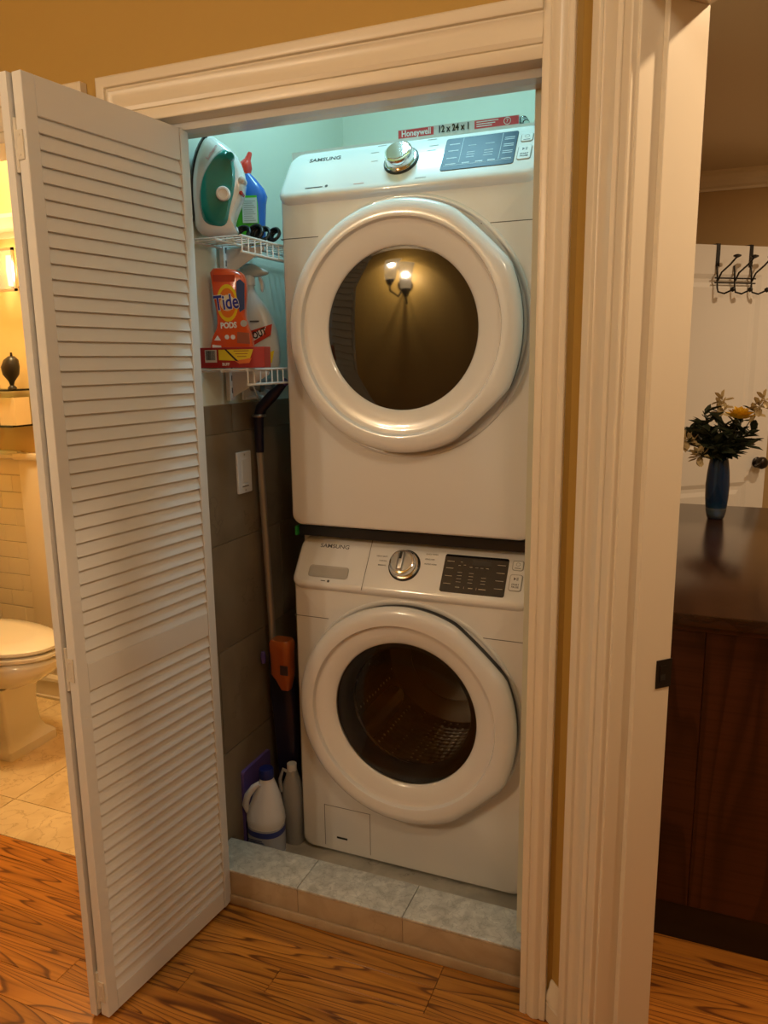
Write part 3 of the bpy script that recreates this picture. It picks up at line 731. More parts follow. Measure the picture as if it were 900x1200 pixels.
plate(.32, .08, .018, .006).build('diffuser', lampglass('closet diffuser', CLOSET_C, 2.0), cl_, M=Matrix.Translation((0, 0, -.02)) @ Matrix.Rotation(PI, 4, 'X'))
ll = lamp('bulb', 'AREA', cl_, (0, 0, -.030), CLOSET_W, CLOSET_C); ll.data.shape = 'RECTANGLE'; ll.data.size = .32; ll.data.size_y = .08

# ================================================================== CLOSET SHELVES AND WHAT STANDS ON THEM
SX0, SX1, SY0, SY1 = -1.232, -1.080, 1.716, 2.62
def shelf(z, label):
    t = thing('wire_shelf', label, 'shelf', (SX0, SY0, z))
    w = SX1-SX0; L = SY1-SY0
    for x, zz in ((0.004, -.006), (w*.5, -.006), (w, -.002), (w, -.040)): MB().tube([(x, 0, zz), (x, L, zz)], .0034, 6).build('rail', WIREW, t, smooth=60)
    g = MB(); n = int(L/.030)
    for k in range(n+1):
        y = .004+k*.030; g.tube([(.002, y, -.002), (w-.004, y, -.002), (w+.001, y, -.006), (w+.001, y, -.040)], .0021, 5)
    g.build('wire_grid', WIREW, t, kind='stuff', smooth=60)
    for y in (.150, .62):
        MB().prism([(0, -.009), (.130, -.009), (.130, -.016), (.02, -.075), (0, -.085)], y-.0015, y+.0015, 'y').build('bracket', WIREW, t)
    for y in (.0, .30, .60): bx(-.002, .010, y, y+.014, -.012, .002).build('wall_clip', GLOSSW, t, bevel=.002)
    return t
shelf(1.811, 'upper white wire shelf carrying the iron and the cleaner bottle')
shelf(1.486, 'lower white wire shelf carrying the detergent bag and red box')
sd = bx(-.003, .0095, -.0125, .0125, 0, .60).build('shelf_standard', WIREW, None, loc=(-1.2305, 1.864, 1.398))
tag(sd, 'white slotted metal upright on the wall holding the shelf brackets', 'shelf upright')
for k in range(17): bx(.0095, .0098, -.004, .004, .02+k*.034, .035+k*.034).build('slot', GROOVE, sd)

# steam iron standing on its heel
IM = zrot(-1.160, 1.790, 1.8135, .42)
ir = thing('steam_iron', 'white and teal steam iron standing on its heel on the wire shelf', 'iron', M=IM)
def IT(px, y, it=2): return smoothpoly(ltrace(IM, px, y), it)
def ground(q): 
    m_ = min(z for _, z in q); return [(x, z-m_ if z-m_ > .012 else max(0, z-m_)) for x, z in q]
hb_ = IT([(243, 157), (262, 168), (277, 181), (284, 194), (289, 213), (286, 232), (278, 252), (274, 267), (281, 274), (268, 278), (232, 278), (228, 250), (226, 220), (228, 196), (234, 174)], 0)
zl = min(z for _, z in hb_); hb_ = [(x, max(z-zl*0, .0015)) for x, z in hb_]
puff(hb_, -.040, .040, .22, 4, cen=(.0, .09)).build('body', GLOSSW, ir, smooth=50)
sole = IT([(242.5, 155.5), (246, 158), (236, 177), (231, 196), (229.5, 222), (232, 258), (227, 260), (224, 222), (225.5, 195), (231.5, 173)], 0, 1)
puff(sole, -.030, .034, .10, 4, cen=(-.03, .12)).build('soleplate', BLACK, ir, smooth=50)
TEAL = mat('teal tank', (.0, .24, .22), .1, coat=.6)
tank = IT([(263, 172), (270, 177), (275, 189), (277, 205), (275.5, 224), (270, 245), (266.5, 268), (248, 267), (238, 262), (233, 246), (232, 226), (236, 205), (246, 187), (255, 176)], -.040)
puff(tank, -.052, .046, .16, 4).build('water_tank', TEAL, ir, smooth=50)
def ic(x, y, d): return ltrace(IM, [(x, y)], d)[0]
c = ic(261.5, 227, -.056); MB().lathe([(.0175, .008), (.0175, -.008), (.0155, -.0105), (.011, -.011), (.010, -.008), (0, -.008)], 28, (c[0], -.052, c[1]), axis='y').build('steam_dial', GLOSSW, ir, smooth=40)
c = ic(270, 184, -.046); MB().lathe([(.010, -.010), (.011, 0), (.009, .012)], 18, (c[0], -.046, c[1]), axis='y').build('spray_nozzle', TEAL, ir, smooth=50)
c = ic(283.5, 211, -.038); MB().lathe([(.0085, .03), (.0085, -.006), (.006, -.008)], 18, (c[0], -.036, c[1]), axis='y').build('steam_button', SATINW, ir, smooth=40)
c = ic(282.5, 226, -.038); MB().lathe([(.0048, .03), (.0048, -.003), (.002, -.004)], 14, (c[0], -.036, c[1]), axis='y').build('indicator_light', mat('red light', (.45, .03, .02), .25), ir, smooth=40)
a_, b2 = ic(243, 186, -.0415), ic(253, 171, -.0415)
ang = math.atan2(b2[1]-a_[1], b2[0]-a_[0])
text('lettering', 'Sunbeam', .0115, mat('rose print', (.75, .30, .34), .5), ir, front((a_[0]+b2[0])/2, -.0418, (a_[1]+b2[1])/2, ang))
# toilet cleaner bottle
CYY = 1.925
cc = onY(293.5, 230, CYY)
cbt = thing('cleaner_bottle', 'green and blue cleaner bottle with a slanted red spout cap', 'bottle', (cc.x, CYY, 1.813), .30)
def flatb(secs, n=28, ex=2.6):
    """bottle from (z, half width, half depth, x offset) sections with squarish ovals"""
    Ls = []
    for z, a, b, ox in secs:
        L = []
        for i in range(n):
            t = 2*PI*i/n; ct, s_ = math.cos(t), math.sin(t)
            L.append((ox+a*math.copysign(abs(ct)**(2/ex), ct), b*math.copysign(abs(s_)**(2/ex), s_), z))
        Ls.append(L)
    return MB().loops(Ls)
flatb([(0, .034, .024, 0), (.004, .037, .027, 0), (.06, .038, .028, 0), (.11, .0385, .028, .003), (.130, .040, .028, .006), (.150, .034, .026, .004), (.175, .021, .019, -.004), (.188, .014, .014, -.010)]).build('body', mat('blue bottle', (.03, .16, .62), .25, coat=.3), cbt, smooth=40)
flatb([(.004, .0335, .0288, -.0055), (.128, .0335, .0292, -.0055)], ex=6).build('front_label', mat('green label', (.08, .50, .02), .35), cbt, smooth=40)
bx(-.016, .024, -.0310, -.0293, .058, .122).build('white_label', mat('pale label', (.72, .80, .80), .4), cbt)
lp = MB()
for k in range(10): lp.box(-.012, .020-.004*(k % 3), -.0313, -.0310, .063+k*.0055, .0650+k*.0055)
lp.build('label_print', mat('label grey print', (.42, .48, .48), .5), cbt, kind='stuff')
MB().loops([[(-.012+x*.0165, y*.0165, .186+.0*x) for x, y in ((math.cos(i*PI/12), math.sin(i*PI/12)) for i in range(24))], [(-.016+x*.017, y*.017, .198) for x, y in ((math.cos(i*PI/12), math.sin(i*PI/12)) for i in range(24))]]).build('neck', GLOSSW, cbt, smooth=40)
ccp = [(0, .0205), (.018, .0190), (.030, .0125), (.036, .0085), (.052, .0062), (.056, .004)]
ax = Vector((.42, 0, 1)).normalized(); pts = [Vector((-.017, 0, .192))+ax*h_ for h_, _ in ccp]
MB().tube(pts, [r_ for _, r_ in ccp], 20).build('spout_cap', mat('red cap', (.72, .035, .025), .25, coat=.3), cbt, smooth=35)
# black cord bundle
cq = onY(300, 276, 1.86)
cd = thing('cord_bundle', 'bundle of black coiled cord lying at the shelf edge', 'cord', (-1.128, 1.86, 1.811))
for dx, dy, rr1, tilt, m_ in ((-.030, -.01, .021, .3, BLACK), (.002, .0, .024, -.25, BLACK), (.012, .02, .020, .5, BLACK), (.033, .045, .019, -.4, BLACK)):
    for j in range(3):
        q = [(dx+(rr1-.003*j)*math.cos(t*PI/9), dy+.006*j+.010*math.sin(t*PI/9+tilt), .026+(rr1-.003*j)*math.sin(t*PI/9)*.9) for t in range(19)]
        MB().tube(q, .0042, 7).build('cord_loop', m_, cd, smooth=60)
bx(-.052, -.034, -.012, .004, .004, .016).build('plug', BLACK, cd, bevel=.003)

# detergent pouch
BM_ = zrot(-1.172, 1.812, 1.4882, .40)
bag = thing('detergent_pouch', 'orange laundry pod pouch standing on the lower wire shelf', 'pouch', M=BM_)
ORG = mat('orange pouch', (.72, .085, .015), .28, coat=.4, bump=.35, bscale=26)
bagpx = [(245.5, 314), (262, 313.5), (278, 316), (288, 323), (289.5, 345), (287, 366), (290, 380), (296, 396), (298, 420), (298, 432), (246, 432), (246, 415), (248, 398), (255, 384), (254, 366), (250, 348), (248, 332)]
bo = [(x, max(z, .0)) for x, z in smoothpoly(ltrace(BM_, bagpx, -.012), 1)]
puff(bo, -.024, .024, .12, 4).build('bag', ORG, bag, smooth=60)
def pxf(name, px, y, m_, parent, th=.0010):
    MB().prism(ltrace(BM_, px, y), y-th, y+.004, 'y').build(name, m_, parent)
def oval(cx, cy, rx, ry, rot=0, n=26): return [(cx+rx*math.cos(2*PI*i/n)*math.cos(rot)-ry*math.sin(2*PI*i/n)*math.sin(rot), cy+rx*math.cos(2*PI*i/n)*math.sin(rot)+ry*math.sin(2*PI*i/n)*math.cos(rot)) for i in range(n)]
Fy = -.0240
def bc_(x, y, d=Fy): return ltrace(BM_, [(x, y)], d)[0]
pxf('side_print', [(277, 330), (281, 327), (286.5, 332), (286.5, 362), (281, 366), (277, 345)], Fy-.0004, mat('navy print', (.03, .07, .20), .3), bag)
pxf('top_print', [(249, 322), (275, 322), (275, 330), (250, 330)], Fy, mat('dark orange print', (.45, .05, .02), .3), bag)
pxf('logo_ring', oval(266.5, 355, 12.5, 22, -.06), Fy, mat('yellow print', (.85, .62, .02), .3), bag)
pxf('logo_ring', oval(266.5, 355, 9.8, 17.5, -.06), Fy-.0008, mat('orange print', (.80, .20, .02), .3), bag)
pxf('logo_ring', oval(266.5, 355, 8.4, 9.5, -.06), Fy-.0016, mat('cream print', (.85, .70, .45), .3), bag)
NAVY = mat('blue lettering', (.02, .03, .30), .3)
c = bc_(265.5, 355)
text('lettering', 'Tide', .052, mat('white outline', (.8, .8, .8), .4), bag, front(c[0], Fy-.0030, c[1], .10), bold=.0024, xs=.68)
text('lettering', 'Tide', .052, NAVY, bag, front(c[0], Fy-.0038, c[1], .10), bold=.0009, xs=.68)
c = bc_(268, 381.5); text('lettering', 'PODS', .0205, MATS['white outline'], bag, front(c[0], Fy-.0014, c[1], .04), bold=.0009, xs=.82)
for x, y, r_, m_ in ((285.5, 379, .0085, mat('grey print light', (.5, .47, .45), .4)), (266, 395, .006, MATS['white outline']), (273, 395, .006, MATS['white outline'])):
    c = bc_(x, y); MB().lathe([(r_, .004), (r_, -.001)], 20, (c[0], Fy, c[1]), axis='y').build('seal_print', m_, bag)
pxf('info_print', [(278, 389), (292, 390), (293, 403), (278, 402)], Fy, mat('brown print', (.35, .10, .06), .35), bag)
pxf('info_print', [(251, 399), (255, 393), (259, 399)], Fy, MATS['white outline'], bag)
pxf('info_print', [(249, 404), (259, 405), (260, 409), (249, 409)], Fy, MATS['white outline'], bag)

# red box
x0, x1 = -1.229, onY(314.5, 420, 1.742).x
rb = thing('red_box', 'low red carton with a yellow label and barcode in front of the detergent pouch', 'box', ((x0+x1)/2, 1.742, 1.4885))
w_ = x1-x0; hgt = .052
bx(-w_/2, w_/2, -.020, .012, 0, hgt).build('carton', mat('red carton', (.36, .022, .018), .4), rb, bevel=.001, seg=1)
fy = -.0203
bx(-w_/2+.022, -w_/2+.058, fy-.0003, fy, .014, .046).build('barcode_panel', mat('barcode white', (.62, .60, .56), .4), rb)
bc = MB(); xx = -w_/2+.025
while xx < -w_/2+.054: bw = random.choice([.0006, .0010, .0014]); bc.box(xx, xx+bw, fy-.0006, fy-.0003, .020, .044); xx += bw+random.choice([.0007, .0011])
bc.build('barcode', BLACK, rb, kind='stuff')
YL = mat('carton yellow', (.80, .66, .03), .4)
MB().prism([(-w_/2+.064, .020), (-w_/2+.064, .046), (-w_/2+.168, .046), (-w_/2+.158, .024), (-w_/2+.115, .018)], fy-.0003, fy, 'y').build('yellow_label', YL, rb)
MB().prism([(-w_/2+.082, .047), (-w_/2+.088, .047), (-w_/2+.124, .016), (-w_/2+.114, .018)], fy-.0006, fy, 'y').build('dark_stripe', BLACK, rb)
MB().prism([(-w_/2+.112, .018), (-w_/2+.162, .024), (-w_/2+.155, .012), (-w_/2+.125, .010)], fy-.0005, fy, 'y').build('orange_label', mat('carton orange', (.80, .20, .04), .4), rb)
tp = MB()
for k in range(3): tp.box(-w_/2+.110+.005*k, -w_/2+.155-.004*k, fy-.0009, fy-.0003, .0415-.007*k, .0430-.007*k)
tp.build('label_print', mat('carton dark print', (.30, .08, .02), .5), rb, kind='stuff')
text('lettering', 'BUFF', .010, MATS['white outline'], rb, front(-w_/2+.085, fy-.0004, .009), bold=.0003)

# stain remover spray bottle
SYY = 1.945
sb = thing('spray_bottle', 'white stain remover spray bottle with a red banner behind the pouch', 'bottle', (onY(306, 400, SYY).x, SYY, 1.488), .30)
flatb([(0, .046, .026, .002), (.004, .049, .029, .002), (.05, .050, .030, .003), (.10, .048, .030, .000), (.145, .040, .028, -.008), (.175, .029, .024, -.016), (.200, .018, .018, -.023), (.215, .0135, .0135, -.026), (.232, .013, .013, -.026)]).build('body', mat('greyish bottle', (.62, .66, .68), .3), sb, smooth=45)
flatb([(.225, .016, .016, -.026), (.245, .016, .016, -.026), (.252, .013, .013, -.026)], ex=2).build('collar', GLOSSW, sb, smooth=40)
puff(smoothpoly([(-.052, .250), (-.008, .246), (.012, .250), (.028, .254), (.030, .262), (.010, .272), (-.015, .285), (-.040, .283), (-.054, .270)], 2), -.013, .013, .3, 3).build('trigger_head', mat('pale trigger', (.62, .70, .68), .25), sb, smooth=50)
puff(smoothpoly([(-.002, .248), (.010, .248), (.016, .225), (.012, .205), (.006, .208), (.006, .226)], 2), -.006, .006, .25, 3).build('trigger', GLOSSW, sb, smooth=50)
zf = -.0312
MB().prism([(-.030, .052), (.036, .088), (.041, .118), (-.030, .098)], zf-.0004, zf, 'y').build('red_banner', mat('banner red', (.55, .04, .02), .4), sb)
MB().prism([(-.015, .072), (.014, .088), (.024, .112), (-.010, .094)], zf-.0008, zf, 'y').build('white_banner', MATS['white outline'], sb)
text('lettering', 'OUT', .027, BLACK, sb, front(.004, zf-.0010, .092, .36), bold=.0008, xs=.72)
MB().prism([(.0, .012), (.036, .012), (.044, .046), (.006, .034)], zf-.0004, zf, 'y').build('yellow_label', YL, sb)
bx(-.022, .004, zf-.0004, zf, .124, .128).build('label_print', GREYPRINT, sb, kind='stuff')

# washer supply box on the wall
vb = thing('valve_box', 'white recessed washer valve box on the closet wall under the lower shelf', 'valve box', (-1.235, 2.015, 1.425))
fr = MB().box(0, .006, -.085, -.07, -.03, .03).box(0, .006, .07, .085, -.03, .03).box(0, .006, -.07, .07, .02, .03).box(0, .006, -.07, .07, -.03, -.02)
fr.build('frame', GLOSSW, vb, bevel=.001, seg=1); bx(-.001, .001, -.07, .07, -.02, .02).build('back_plate', SATINW, vb)
for y in (-.035, .03):
    MB().lathe([(.008, 0), (.008, .03), (.012, .03), (.012, .04)], 14, (0, y, .004), axis='x').build('valve', STEEL, vb, smooth=40)
    bx(.030, .036, y-.018, y+.018, .010, .016).build('valve_handle', GLOSSW, vb, bevel=.002)
hk = MB().tube([(.002, -.06, .012), (.03, -.066, .008), (.034, -.058, -.015), (.030, -.04, -.034), (.024, -.015, -.036), (.018, .0, -.02)], .0022, 7)
hk.build('wire_loop', WIREW, vb, smooth=60)
# dimmer switch
sw = thing('dimmer_switch', 'white dimmer switch plate on the brown closet tile', 'switch', (-1.235, 1.920, 1.187))
Mx = frame((0, 0, 0), (0, 1, 0), (0, 0, 1), (1, 0, 0))
plate(.072, .122, .004, .006, .002).build('cover_plate', GLOSSW, sw, M=Mx)
plate(.034, .068, .002, .0075, .001).build('rocker', SATINW, sw, M=Mx @ Matrix.Translation((0, .006, 0)))
plate(.030, .006, .001, .010, .001).build('slider', GLOSSW, sw, M=Mx @ Matrix.Translation((0, -.036, 0)))
bx(.0062, .0066, -.017, .017, -.042, -.0395).build('slider_slot', BLACK, sw)
for z in (-.052, .052): MB().lathe([(.003, .006), (.0026, .0072)], 10, (0, 0, z), axis='x').build('screw', STEEL, sw)

# spray mop
MPY = 1.965
mop = thing('spray_mop', 'purple spray mop with a bent grip leaning in the closet corner', 'mop', (0, 0, 0))
g0, g1, g2, g3 = onY(333, 449, MPY), onY(306, 478, MPY), onY(303, 490, MPY), onY(304.5, 530, MPY)
PURP = mat('dark purple plastic', (.012, .010, .030), .3); LAV = mat('lavender plastic', (.14, .09, .32), .35)
MB().tube([g0, g0.lerp(g1, .5), g1, g2, g2.lerp(g3, .4), g3], [.010, .0165, .0165, .0155, .0135, .0125], 16).build('grip', PURP, mop, smooth=60)
MB().tube([g0+Vector((.008, 0, .006)), g0], .0105, 14).build('grip_end', LAV, mop, smooth=40)
rg = g2.lerp(g1, .25)
MB().lathe([(.019, -.004), (.021, 0), (.019, .004)], 20, tuple(rg)).build('grip_ring', STEEL, mop, smooth=50)
p1 = onY(320, 752, MPY)
MB().tube([g3+Vector((0, 0, .01)), g3.lerp(p1, .5), p1], .0105, 16).build('pole', mat('mop pole', (.42, .38, .33), .3, .6), mop, smooth=60)
b0 = Vector((p1.x-.006, MPY, .64))
puff(smoothpoly([(b0.x-.018, .66), (b0.x+.012, .66), (b0.x+.03, .56), (b0.x+.075, .52), (b0.x+.078, .30), (b0.x+.05, .12), (b0.x+.01, .12), (b0.x+.0, .30), (b0.x-.016, .5)], 2), MPY-.005, MPY+.055, .25, 4).build('mop_body', PURP, mop, smooth=50)
c = onY(311, 768, MPY); MB().lathe([(.007, -.02), (.009, 0), (.006, .016)], 14, (c.x, MPY-.012, c.z)).build('trigger_tab', LAV, mop, smooth=50)
Mh = frame((-1.2345, 1.905, .150), (0, 1, 0), (0, 0, 1), (1, 0, 0))
plate(.16, .262, .01, .0095, .003).build('mop_head', LAV, mop, M=Mh)
MB().tube([(b0.x+.03, MPY+.02, .14), (-1.195, 1.965, .15), (-1.222, 1.955, .16)], .012, 12).build('head_joint', PURP, mop, smooth=50)
# orange refill bottle in the mop
ob_c = onY(331, 770, 1.918)
ob = thing('refill_bottle', 'orange cleaner refill bottle held upside down in the mop', 'bottle', (ob_c.x, 1.918, .530))
flatb([(0, .014, .014, .010), (.03, .024, .022, .006), (.05, .033, .026, 0), (.120, .034, .027, 0), (.125, .0355, .029, 0), (.150, .035, .028, 0), (.158, .030, .024, 0)], ex=4).build('body', mat('orange liquid', (.40, .09, .015), .15, coat=.6), ob, smooth=40)
bx(.006, .032, -.0275, -.0262, .055, .085).build('front_label', mat('dark label', (.05, .03, .03), .4), ob)
# bleach bottle
bl_c = onY(312, 960, 1.845)
bl = thing('bleach_bottle', 'white bleach bottle with a dark blue cap standing behind the curb', 'bottle', (bl_c.x, 1.845, .018))
WHP = mat('white bottle plastic', (.74, .74, .76), .35)
prof = [(0, .052, .046, 0), (.004, .056, .050, 0), (.10, .056, .050, 0), (.115, .059, .052, 0), (.128, .058, .051, 0), (.150, .053, .046, .002), (.19, .043, .037, .006), (.225, .030, .027, .008), (.245, .021, .021, .008), (.262, .019, .019, .008)]
flatb(prof, ex=2.3).build('body', WHP, bl, smooth=45)
MB().tube([(-.050, -.018, .135), (-.052, -.03, .165), (-.040, -.034, .20), (-.020, -.030, .228), (-.004, -.022, .240)], [.009, .0105, .0105, .010, .008], 12).build('handle', WHP, bl, smooth=60)
MB().lathe([(.022, .252), (.0225, .254), (.0225, .278), (.020, .282), (0, .282)], 26, (.008, 0, 0)).build('cap', mat('navy cap', (.01, .02, .16), .35), bl, smooth=35)
flatb([(.012, .0568, .0508, 0), (.100, .0568, .0508, 0)], ex=2.3).build('label_wrap', mat('label wrap', (.42, .44, .50), .4), bl, smooth=45)
bd = flatb([(.076, .0573, .0513, 0), (.094, .0573, .0513, 0)], ex=2.3); bd.build('blue_band', mat('blue band', (.04, .06, .28), .4), bl, smooth=45)
lp = MB()
for k in range(9): lp.box(-.034+.003*(k % 2), .026-.006*(k % 3), -.0520, -.0508, .018+k*.006, .0205+k*.006)
lp.build('label_print', mat('label navy print', (.08, .10, .22), .5), bl, kind='stuff')
# second jug
j_c = onY(341, 930, 1.93)
jg = thing('grey_jug', 'pale grey plastic jug half hidden between mop and washing machine', 'jug', (j_c.x+.008, 1.928, .018))
flatb([(0, .031, .028, 0), (.004, .034, .031, 0), (.15, .034, .031, 0), (.19, .030, .028, 0), (.225, .018, .018, 0), (.245, .013, .013, 0)], ex=2.8).build('body', mat('dull jug plastic', (.36, .36, .36), .4), jg, smooth=45)
MB().lathe([(.015, .240), (.015, .262), (0, .264)], 22).build('cap', WHP, jg, smooth=40)
MB().tube([(-.010, -.008, .235), (-.022, -.016, .246), (-.030, -.024, .215), (-.026, -.026, .175)], .006, 10).build('handle', MATS['dull jug plastic'], jg, smooth=60)

# air filter on the dryer
fa, fb = onY(466, 158, 1.985), onY(607, 141, 1.985)
af = thing('air_filter', 'boxed air filter with a red and white printed edge lying on the dryer', 'filter', ((fa.x+fb.x)/2+.002, 1.985, 2.0785))
fw_ = fb.x-fa.x; fz0 = 0
bx(-fw_/2, fw_/2, 0, .58, -.0225, .0005).build('filter_body', mat('cardboard frame', (.62, .60, .58), .6), af)
bx(-fw_/2, -fw_/2+fw_*.305, -.0004, 0, -.020, -.001).build('red_print', mat('filter red', (.62, .07, .08), .45), af)
bx(fw_/2-.110, fw_/2, -.0004, 0, -.020, -.001).build('red_print', MATS['filter red'], af)
text('lettering', 'Honeywell', .0205, MATS['white outline'], af, front(-fw_/2+fw_*.155, -.0006, -.0105), bold=.0004, xs=.90)
text('lettering', '12 x 24 x 1', .0225, BLACK, af, front(-fw_/2+fw_*.475, -.0006, -.0105), bold=.0005, xs=.80)
fp = MB()
for k in range(3): fp.box(fw_/2-.105, fw_/2-.050-.008*k, -.0007, -.0004, -.006-.005*k, -.004-.005*k)
fp.build('filter_print', MATS['white outline'], af, kind='stuff')
c0 = fw_/2-.028
MB().loops([[(c0+.009*math.cos(t*PI/12), -.0007, -.0105+.0085*math.sin(t*PI/12)) for t in range(24)], [(c0+.0075*math.cos(t*PI/12), -.0007, -.0105+.007*math.sin(t*PI/12)) for t in range(24)]], False, False).build('filter_print', MATS['white outline'], af, kind='stuff')
text('lettering', '7', .012, MATS['white outline'], af, front(c0, -.0007, -.0105))
bx(fw_/2, fw_/2+.018, .001, .05, -.022, -.001).build('plastic_wrap', glass('plastic wrap', (.85, .9, .9), fres=1.35), af, bevel=.008, seg=3)

# ================================================================== BATHROOM
to = thing('toilet', 'ivory toilet with a closed lid on the marble bathroom floor', 'toilet', (-2.385, 2.105, 0))
# faces +X; local x = forward, base front at x=0
def egg(xc, fl, bk, hw, z, n=36):
    out = []
    for i in range(n):
        t = 2*PI*i/n; c_, s_ = math.cos(t), math.sin(t)
        out.append((xc+(fl if c_ > 0 else bk)*c_, hw*math.copysign(abs(s_)**.92, s_), z))
    return out
bowl = MB().loops([egg(-.20, .140, .20, .10, .25), egg(-.20, .200, .22, .118, .275), egg(-.20, .270, .24, .145, .305), egg(-.20, .325, .25, .172, .345), egg(-.20, .350, .25, .185, .372), egg(-.20, .352, .25, .187, .390), egg(-.20, .335, .25, .180, .403)]).build('bowl', PORC, to, smooth=50)
pd = MB()
def sq(x0, x1, hw, z, r=.012): return [(x, y, z) for x, y in rrect(x1-x0, 2*hw, r, 4, (x0+x1)/2, 0)]
pd.loops([sq(-.55, 0, .118, 0), sq(-.55, 0, .118, .035), sq(-.55, -.010, .110, .045), sq(-.55, -.030, .094, .060), sq(-.55, -.045, .086, .085), sq(-.55, -.055, .082, .16), sq(-.55, -.048, .086, .235), sq(-.55, -.03, .10, .28)])
pd.build('pedestal', PORC, to, smooth=40)
SEAT = MB().loops([egg(-.20, .345, .245, .183, .408), egg(-.20, .352, .245, .187, .414), egg(-.20, .350, .245, .186, .424), egg(-.20, .340, .24, .180, .428)]).build('seat', PORC, to, smooth=50)
lidL = [egg(-.20, .338, .245, .178, .434), egg(-.20, .346, .245, .184, .440), egg(-.20, .344, .245, .183, .450), egg(-.20, .325, .24, .170, .459), egg(-.20, .22, .2, .12, .464), egg(-.20, .05, .05, .03, .466)]
MB().loops(lidL).build('lid', PORC, to, smooth=50)
bx(-.19-.40, -.585+.0, -.20, .20, .0, .40).build('tank_base', PORC, to)
tk = bx(-.80, -.60, -.22, .22, .38, .76).build('tank', PORC, to, bevel=.015, seg=3)
bx(-.81, -.59, -.23, .23, .76, .80).build('tank_lid', PORC, tk, bevel=.01, seg=3)
bx(-.598, -.585, .10, .16, .68, .70).build('flush_lever', CHROME, tk, bevel=.003)
# glass shelves
def gshelf(z, label):
    t = thing('glass_shelf', label, 'shelf', (-2.78, 2.531, z))
    bx(-.40, .12, -.13, -.004, -.004, .004).build('glass_pane', glass('shelf glass', (.55, .68, .60), fres=1.5) if 'shelf glass' not in MATS else MATS['shelf glass'], t, bevel=.001, seg=1)
    bx(-.40, .12, -.1315, -.130, -.0045, .0045).build('glass_edge', mat('glass edge', (.02, .035, .03), .15), t)
    for x in (-.32, -.085):
        bx(x-.018, x+.018, -.022, 0, -.020, .020).build('bracket', CHROME, t, bevel=.002)
        bx(x-.010, x+.010, -.118, -.02, -.0125, -.0048).build('bracket', CHROME, t, bevel=.002)
    return t
gshelf(1.402, 'upper glass wall shelf in the bathroom with a dark ornament'); gshelf(1.252, 'lower glass wall shelf in the bathroom with a glass of reeds')
og = thing('dark_ornament', 'small black rounded ornament on the upper glass shelf', 'ornament', (-2.700, 2.46, 1.4062))
flatb([(0, .018, .018, 0), (.006, .018, .018, 0), (.015, .008, .008, 0), (.03, .012, .012, 0), (.06, .035, .03, 0), (.09, .040, .034, .0), (.12, .03, .028, .008), (.135, .012, .012, .012)], ex=2).build('figure', BLACK, og, smooth=50)
MB().lathe([(.006, .13), (.004, .15)], 8, (.012, 0, 0)).build('finial', BRONZE, og)
gj = thing('reed_glass', 'square glass of pale reeds on the lower glass shelf', 'glass', (-2.700, 2.46, 1.2562))
PALEG = mat('pale reed glass', (.82, .70, .46), .15)
bx(-.045, .045, -.04, .04, 0, .012).build('glass_foot', PALEG, gj)
for a in ((-.045, -.043, -.04, .04), (.043, .045, -.04, .04), (-.043, .043, -.04, -.038), (-.043, .043, .038, .04)): bx(*a, .012, .115).build('glass_wall', PALEG, gj)
RD = mat('pale reed', (.80, .62, .30), .5)
for k in range(9): MB().tube([(-.032+.008*k, -.01*(k % 3), .012), (-.036+.009*k+.004*(k % 2), .012*(k % 3)-.012, .105)], .0022, 5).build('reed', RD, gj)
bx(-.042, .042, -.037, .037, .094, .110).build('glass_band', mat('silver band', (.42, .36, .25), .4), gj)
# bathroom sconce
bs = thing('bath_sconce', 'chrome framed glass sconce glowing on the bathroom wall', 'sconce', (-2.672, 2.535, 1.885))
bx(-.05, .05, -.012, 0, -.06, .06).build('wall_plate', CHROME, bs, bevel=.002)
for a in ((-.058, -.048, .075, -.075), (.048, .058, .075, -.075)): bx(a[0], a[1], -.085, -.075, -.085, .085).build('frame_bar', STEEL, bs)
for z in (-.085, .075): bx(-.058, .058, -.085, -.075, z, z+.010).build('frame_bar', STEEL, bs)
bx(-.046, .046, -.080, -.077, -.075, .075).build('glass_panel', lampglass('bath glass', (1.0, .80, .50), .8, .8), bs)
MB().lathe([(.016, -.06), (.02, 0), (.016, .06)], 14, (0, -.045, 0)).build('lamp_tube', lampglass('bath tube', (1.0, .78, .45), 2.5), bs, smooth=50)
lamp('bulb', 'POINT', bs, (0, -.13, .0), BATH_W*.05, BATH_C, .03)

# ================================================================== ROOM BEHIND THE SLANTED DOORWAY
ch = thing('long_chest', 'long dark mahogany chest seen from its end in the room', 'chest', (0, 0, 0))
X0, X1, Y0, Y1 = -.235, .32, 1.925, 3.42
TK, ZT = .112, .868
bx(X0+.02, X1-.02, Y0+.012, Y1-.01, 0, TK).build('plinth', mat('dark plinth', (.016, .008, .005), .4), ch)
body = bx(X0+.004, X1-.004, Y0+.010, Y1, TK, ZT).build('carcass', DRESS, ch)
for a, b in ((X0+.004, .0385), (.0395, X1-.004)): bx(a, b, Y0, Y0+.010, TK-.002, ZT-.001).build('end_board', DRESS, ch, bevel=.001, seg=1)
bx(X0-.004, X1+.012, Y0-.018, Y1+.006, ZT, .9).build('top', DRESSTOP, ch, bevel=.004, seg=2)
bx(X0, X1+.004, Y0-.008, Y1+.002, ZT-.014, ZT).build('top_moulding', DRESS, ch, bevel=.003, seg=2)
